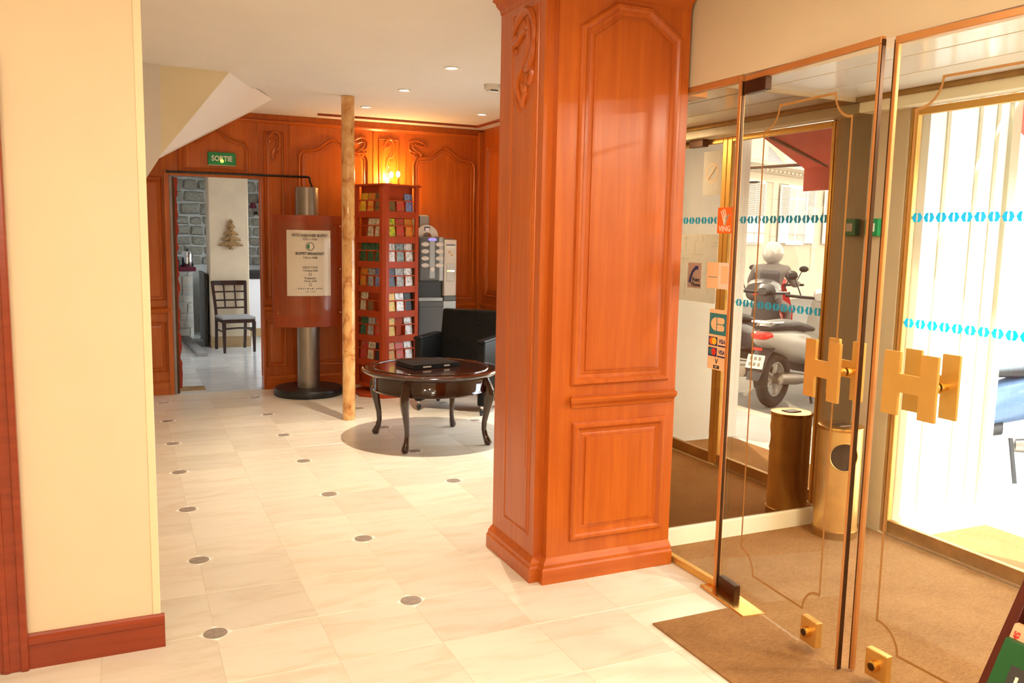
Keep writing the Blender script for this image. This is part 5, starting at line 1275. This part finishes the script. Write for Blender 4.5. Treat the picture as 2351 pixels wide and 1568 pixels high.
rider((7.15, -1.22), RZ - 0.35)

# town house across the junction, seen in the mirror
def house(label, origin, rz, mirror_side=True):
    t = thing('town_house', label, 'house', origin, rz)
    B(-7, 8, 0.0, 5.0, 0, 3.30).build('facade', 'stoneb', t)
    cn = MB().rings([[(x, -p_, z_) for p_, z_ in ((0, 3.28), (0.05, 3.30), (0.08, 3.36), (0.22, 3.40), (0.30, 3.46), (0.30, 3.52), (0, 3.54))] for x in (-7, 8)]).build('cornice', 'facadetrim', t)
    den = B(-0.055, 0.055, -0.17, 0.0, 3.33, 3.41).mesh('dentil', 'facadetrim')
    for k in range(62):
        d_ = link('dentil', den, cn); d_.location = (-6.9 + 0.24 * k, 0, 0)
    MB().rings([[(x, y, z_) for y, z_ in ((-0.05, 3.54), (1.2, 4.9), (3.8, 4.9), (5.0, 3.54))] for x in (-7, 8)]).build('roof', 'roof', t)
    for x in (-3.1, -0.9, 0.9, 3.3):
        B(x - 0.42, x + 0.42, 0.0, 0.9, 3.6, 4.55).build('dormer', 'facadetrim', t)
    B(-7, 8, -0.03, 0.0, 3.08, 3.12).build('string_course', 'facadetrim', t)
    B(-7, 8, -0.05, 0.0, 0.0, 0.7).build('plinth', 'facadetrim', t)
    for x in (-2.55, 0.0, 2.75, -5.4):
        B(x - 0.14, x + 0.14, -0.03, 0.0, 0.7, 3.08).build('pilaster', 'facadetrim', t)
        for k in range(6):
            B(x - 0.15, x + 0.15, -0.034, -0.028, 1.05 + 0.32 * k, 1.062 + 0.32 * k).build('pilaster_joint', 'slot', t)
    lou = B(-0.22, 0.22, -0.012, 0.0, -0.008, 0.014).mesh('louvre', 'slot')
    for xc, closed in ((-1.30, False), (1.15, True), (-4.1, False), (3.9, False)):
        w0, w1, z0, z1 = xc - 0.50, xc + 0.50, 1.56, 3.04
        wn = B(w0 - 0.06, w1 + 0.06, -0.04, 0.02, z0 - 0.08, z1 + 0.04).build('window', 'shutter', t)
        for u0_, u1_ in ((w0, xc - 0.03), (xc + 0.03, w1)):
            B(u0_ + 0.03, u1_ - 0.03, -0.046, -0.038, z0 + 0.05, z1 - 0.34).build('pane', 'curtain', wn)
            B(u0_ + 0.03, u1_ - 0.03, -0.046, -0.038, z1 - 0.28, z1 - 0.05).build('pane', 'curtain', wn)
        MB().tube([(w0 - 0.05, -0.10, z0 + 0.22), (w1 + 0.05, -0.10, z0 + 0.22)], 0.012, 6).build('rail', 'facadetrim', wn)
        for sx in (-1, 1):
            cx = xc + sx * (0.25 if closed else 0.80)
            sh = B(cx - 0.275, cx + 0.275, -0.085, -0.050, z0 - 0.03, z1 + 0.01).build('shutter', 'shutter', t)
            for k in range(18):
                if 0.04 + 0.045 * k > 0.85: break
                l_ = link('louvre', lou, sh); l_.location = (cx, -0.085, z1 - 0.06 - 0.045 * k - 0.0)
    B(1.50, 1.62, -0.35, -0.02, 2.98, 3.02).build('lamp_bracket', 'black', t)
    return t
house('pale rendered house with white louvred shutters and dentil cornice across the junction', (15.45, 6.9 - 17.45, 0), math.atan2(-0.38, 0.925) + PI)
h2 = thing('corner_house', 'tall cream house across the street facing the entrance', 'house', (15.0, 12.0, 0), 0)
B(0.0, 5.0, -5, 12, 0, 9).build('facade', 'stoneb', h2)
for k in range(3):
    for j in range(2):
        y = -3.4 + 2.6 * k; z_ = 0.9 + 3.4 * j
        wn = B(-0.05, 0.03, y - 0.55, y + 0.55, z_, z_ + 1.9).build('window', 'shutter', h2)
        for u0_, u1_ in ((y - 0.48, y - 0.04), (y + 0.04, y + 0.48)):
            B(-0.056, -0.048, u0_, u1_, z_ + 0.08, z_ + 1.82).build('pane', 'curtain', wn)
        for sx in (-1, 1):
            B(-0.09, -0.03, y + sx * 0.86 - 0.28, y + sx * 0.86 + 0.28, z_ - 0.04, z_ + 1.94).build('shutter', 'shutter', h2)

# unseen globe pendants added as fill for the front lobby walls
for x, y, z_, wt in FILL_GLOBES:
    pd = thing('fill_globe', 'added round fill globe hanging from the ceiling over the reception end', 'pendant lamp', (x, y, z_), 0, 'added fill globes of the front lobby')
    MB().sphere((0, 0, 0), 0.13, 24, 14).build('globe', 'globe', pd, 0, True)
    MB().tube([(0, 0, 0.12), (0, 0, 0.16)], 0.03, 12).build('cap', 'brass', pd)
    MB().tube([(0, 0, 0.16), (0, 0, ZL - z_)], 0.005, 6).build('cord', 'black', pd)
    light('POINT', pd, (0, 0, -0.14), wt, WARM, 0.10)
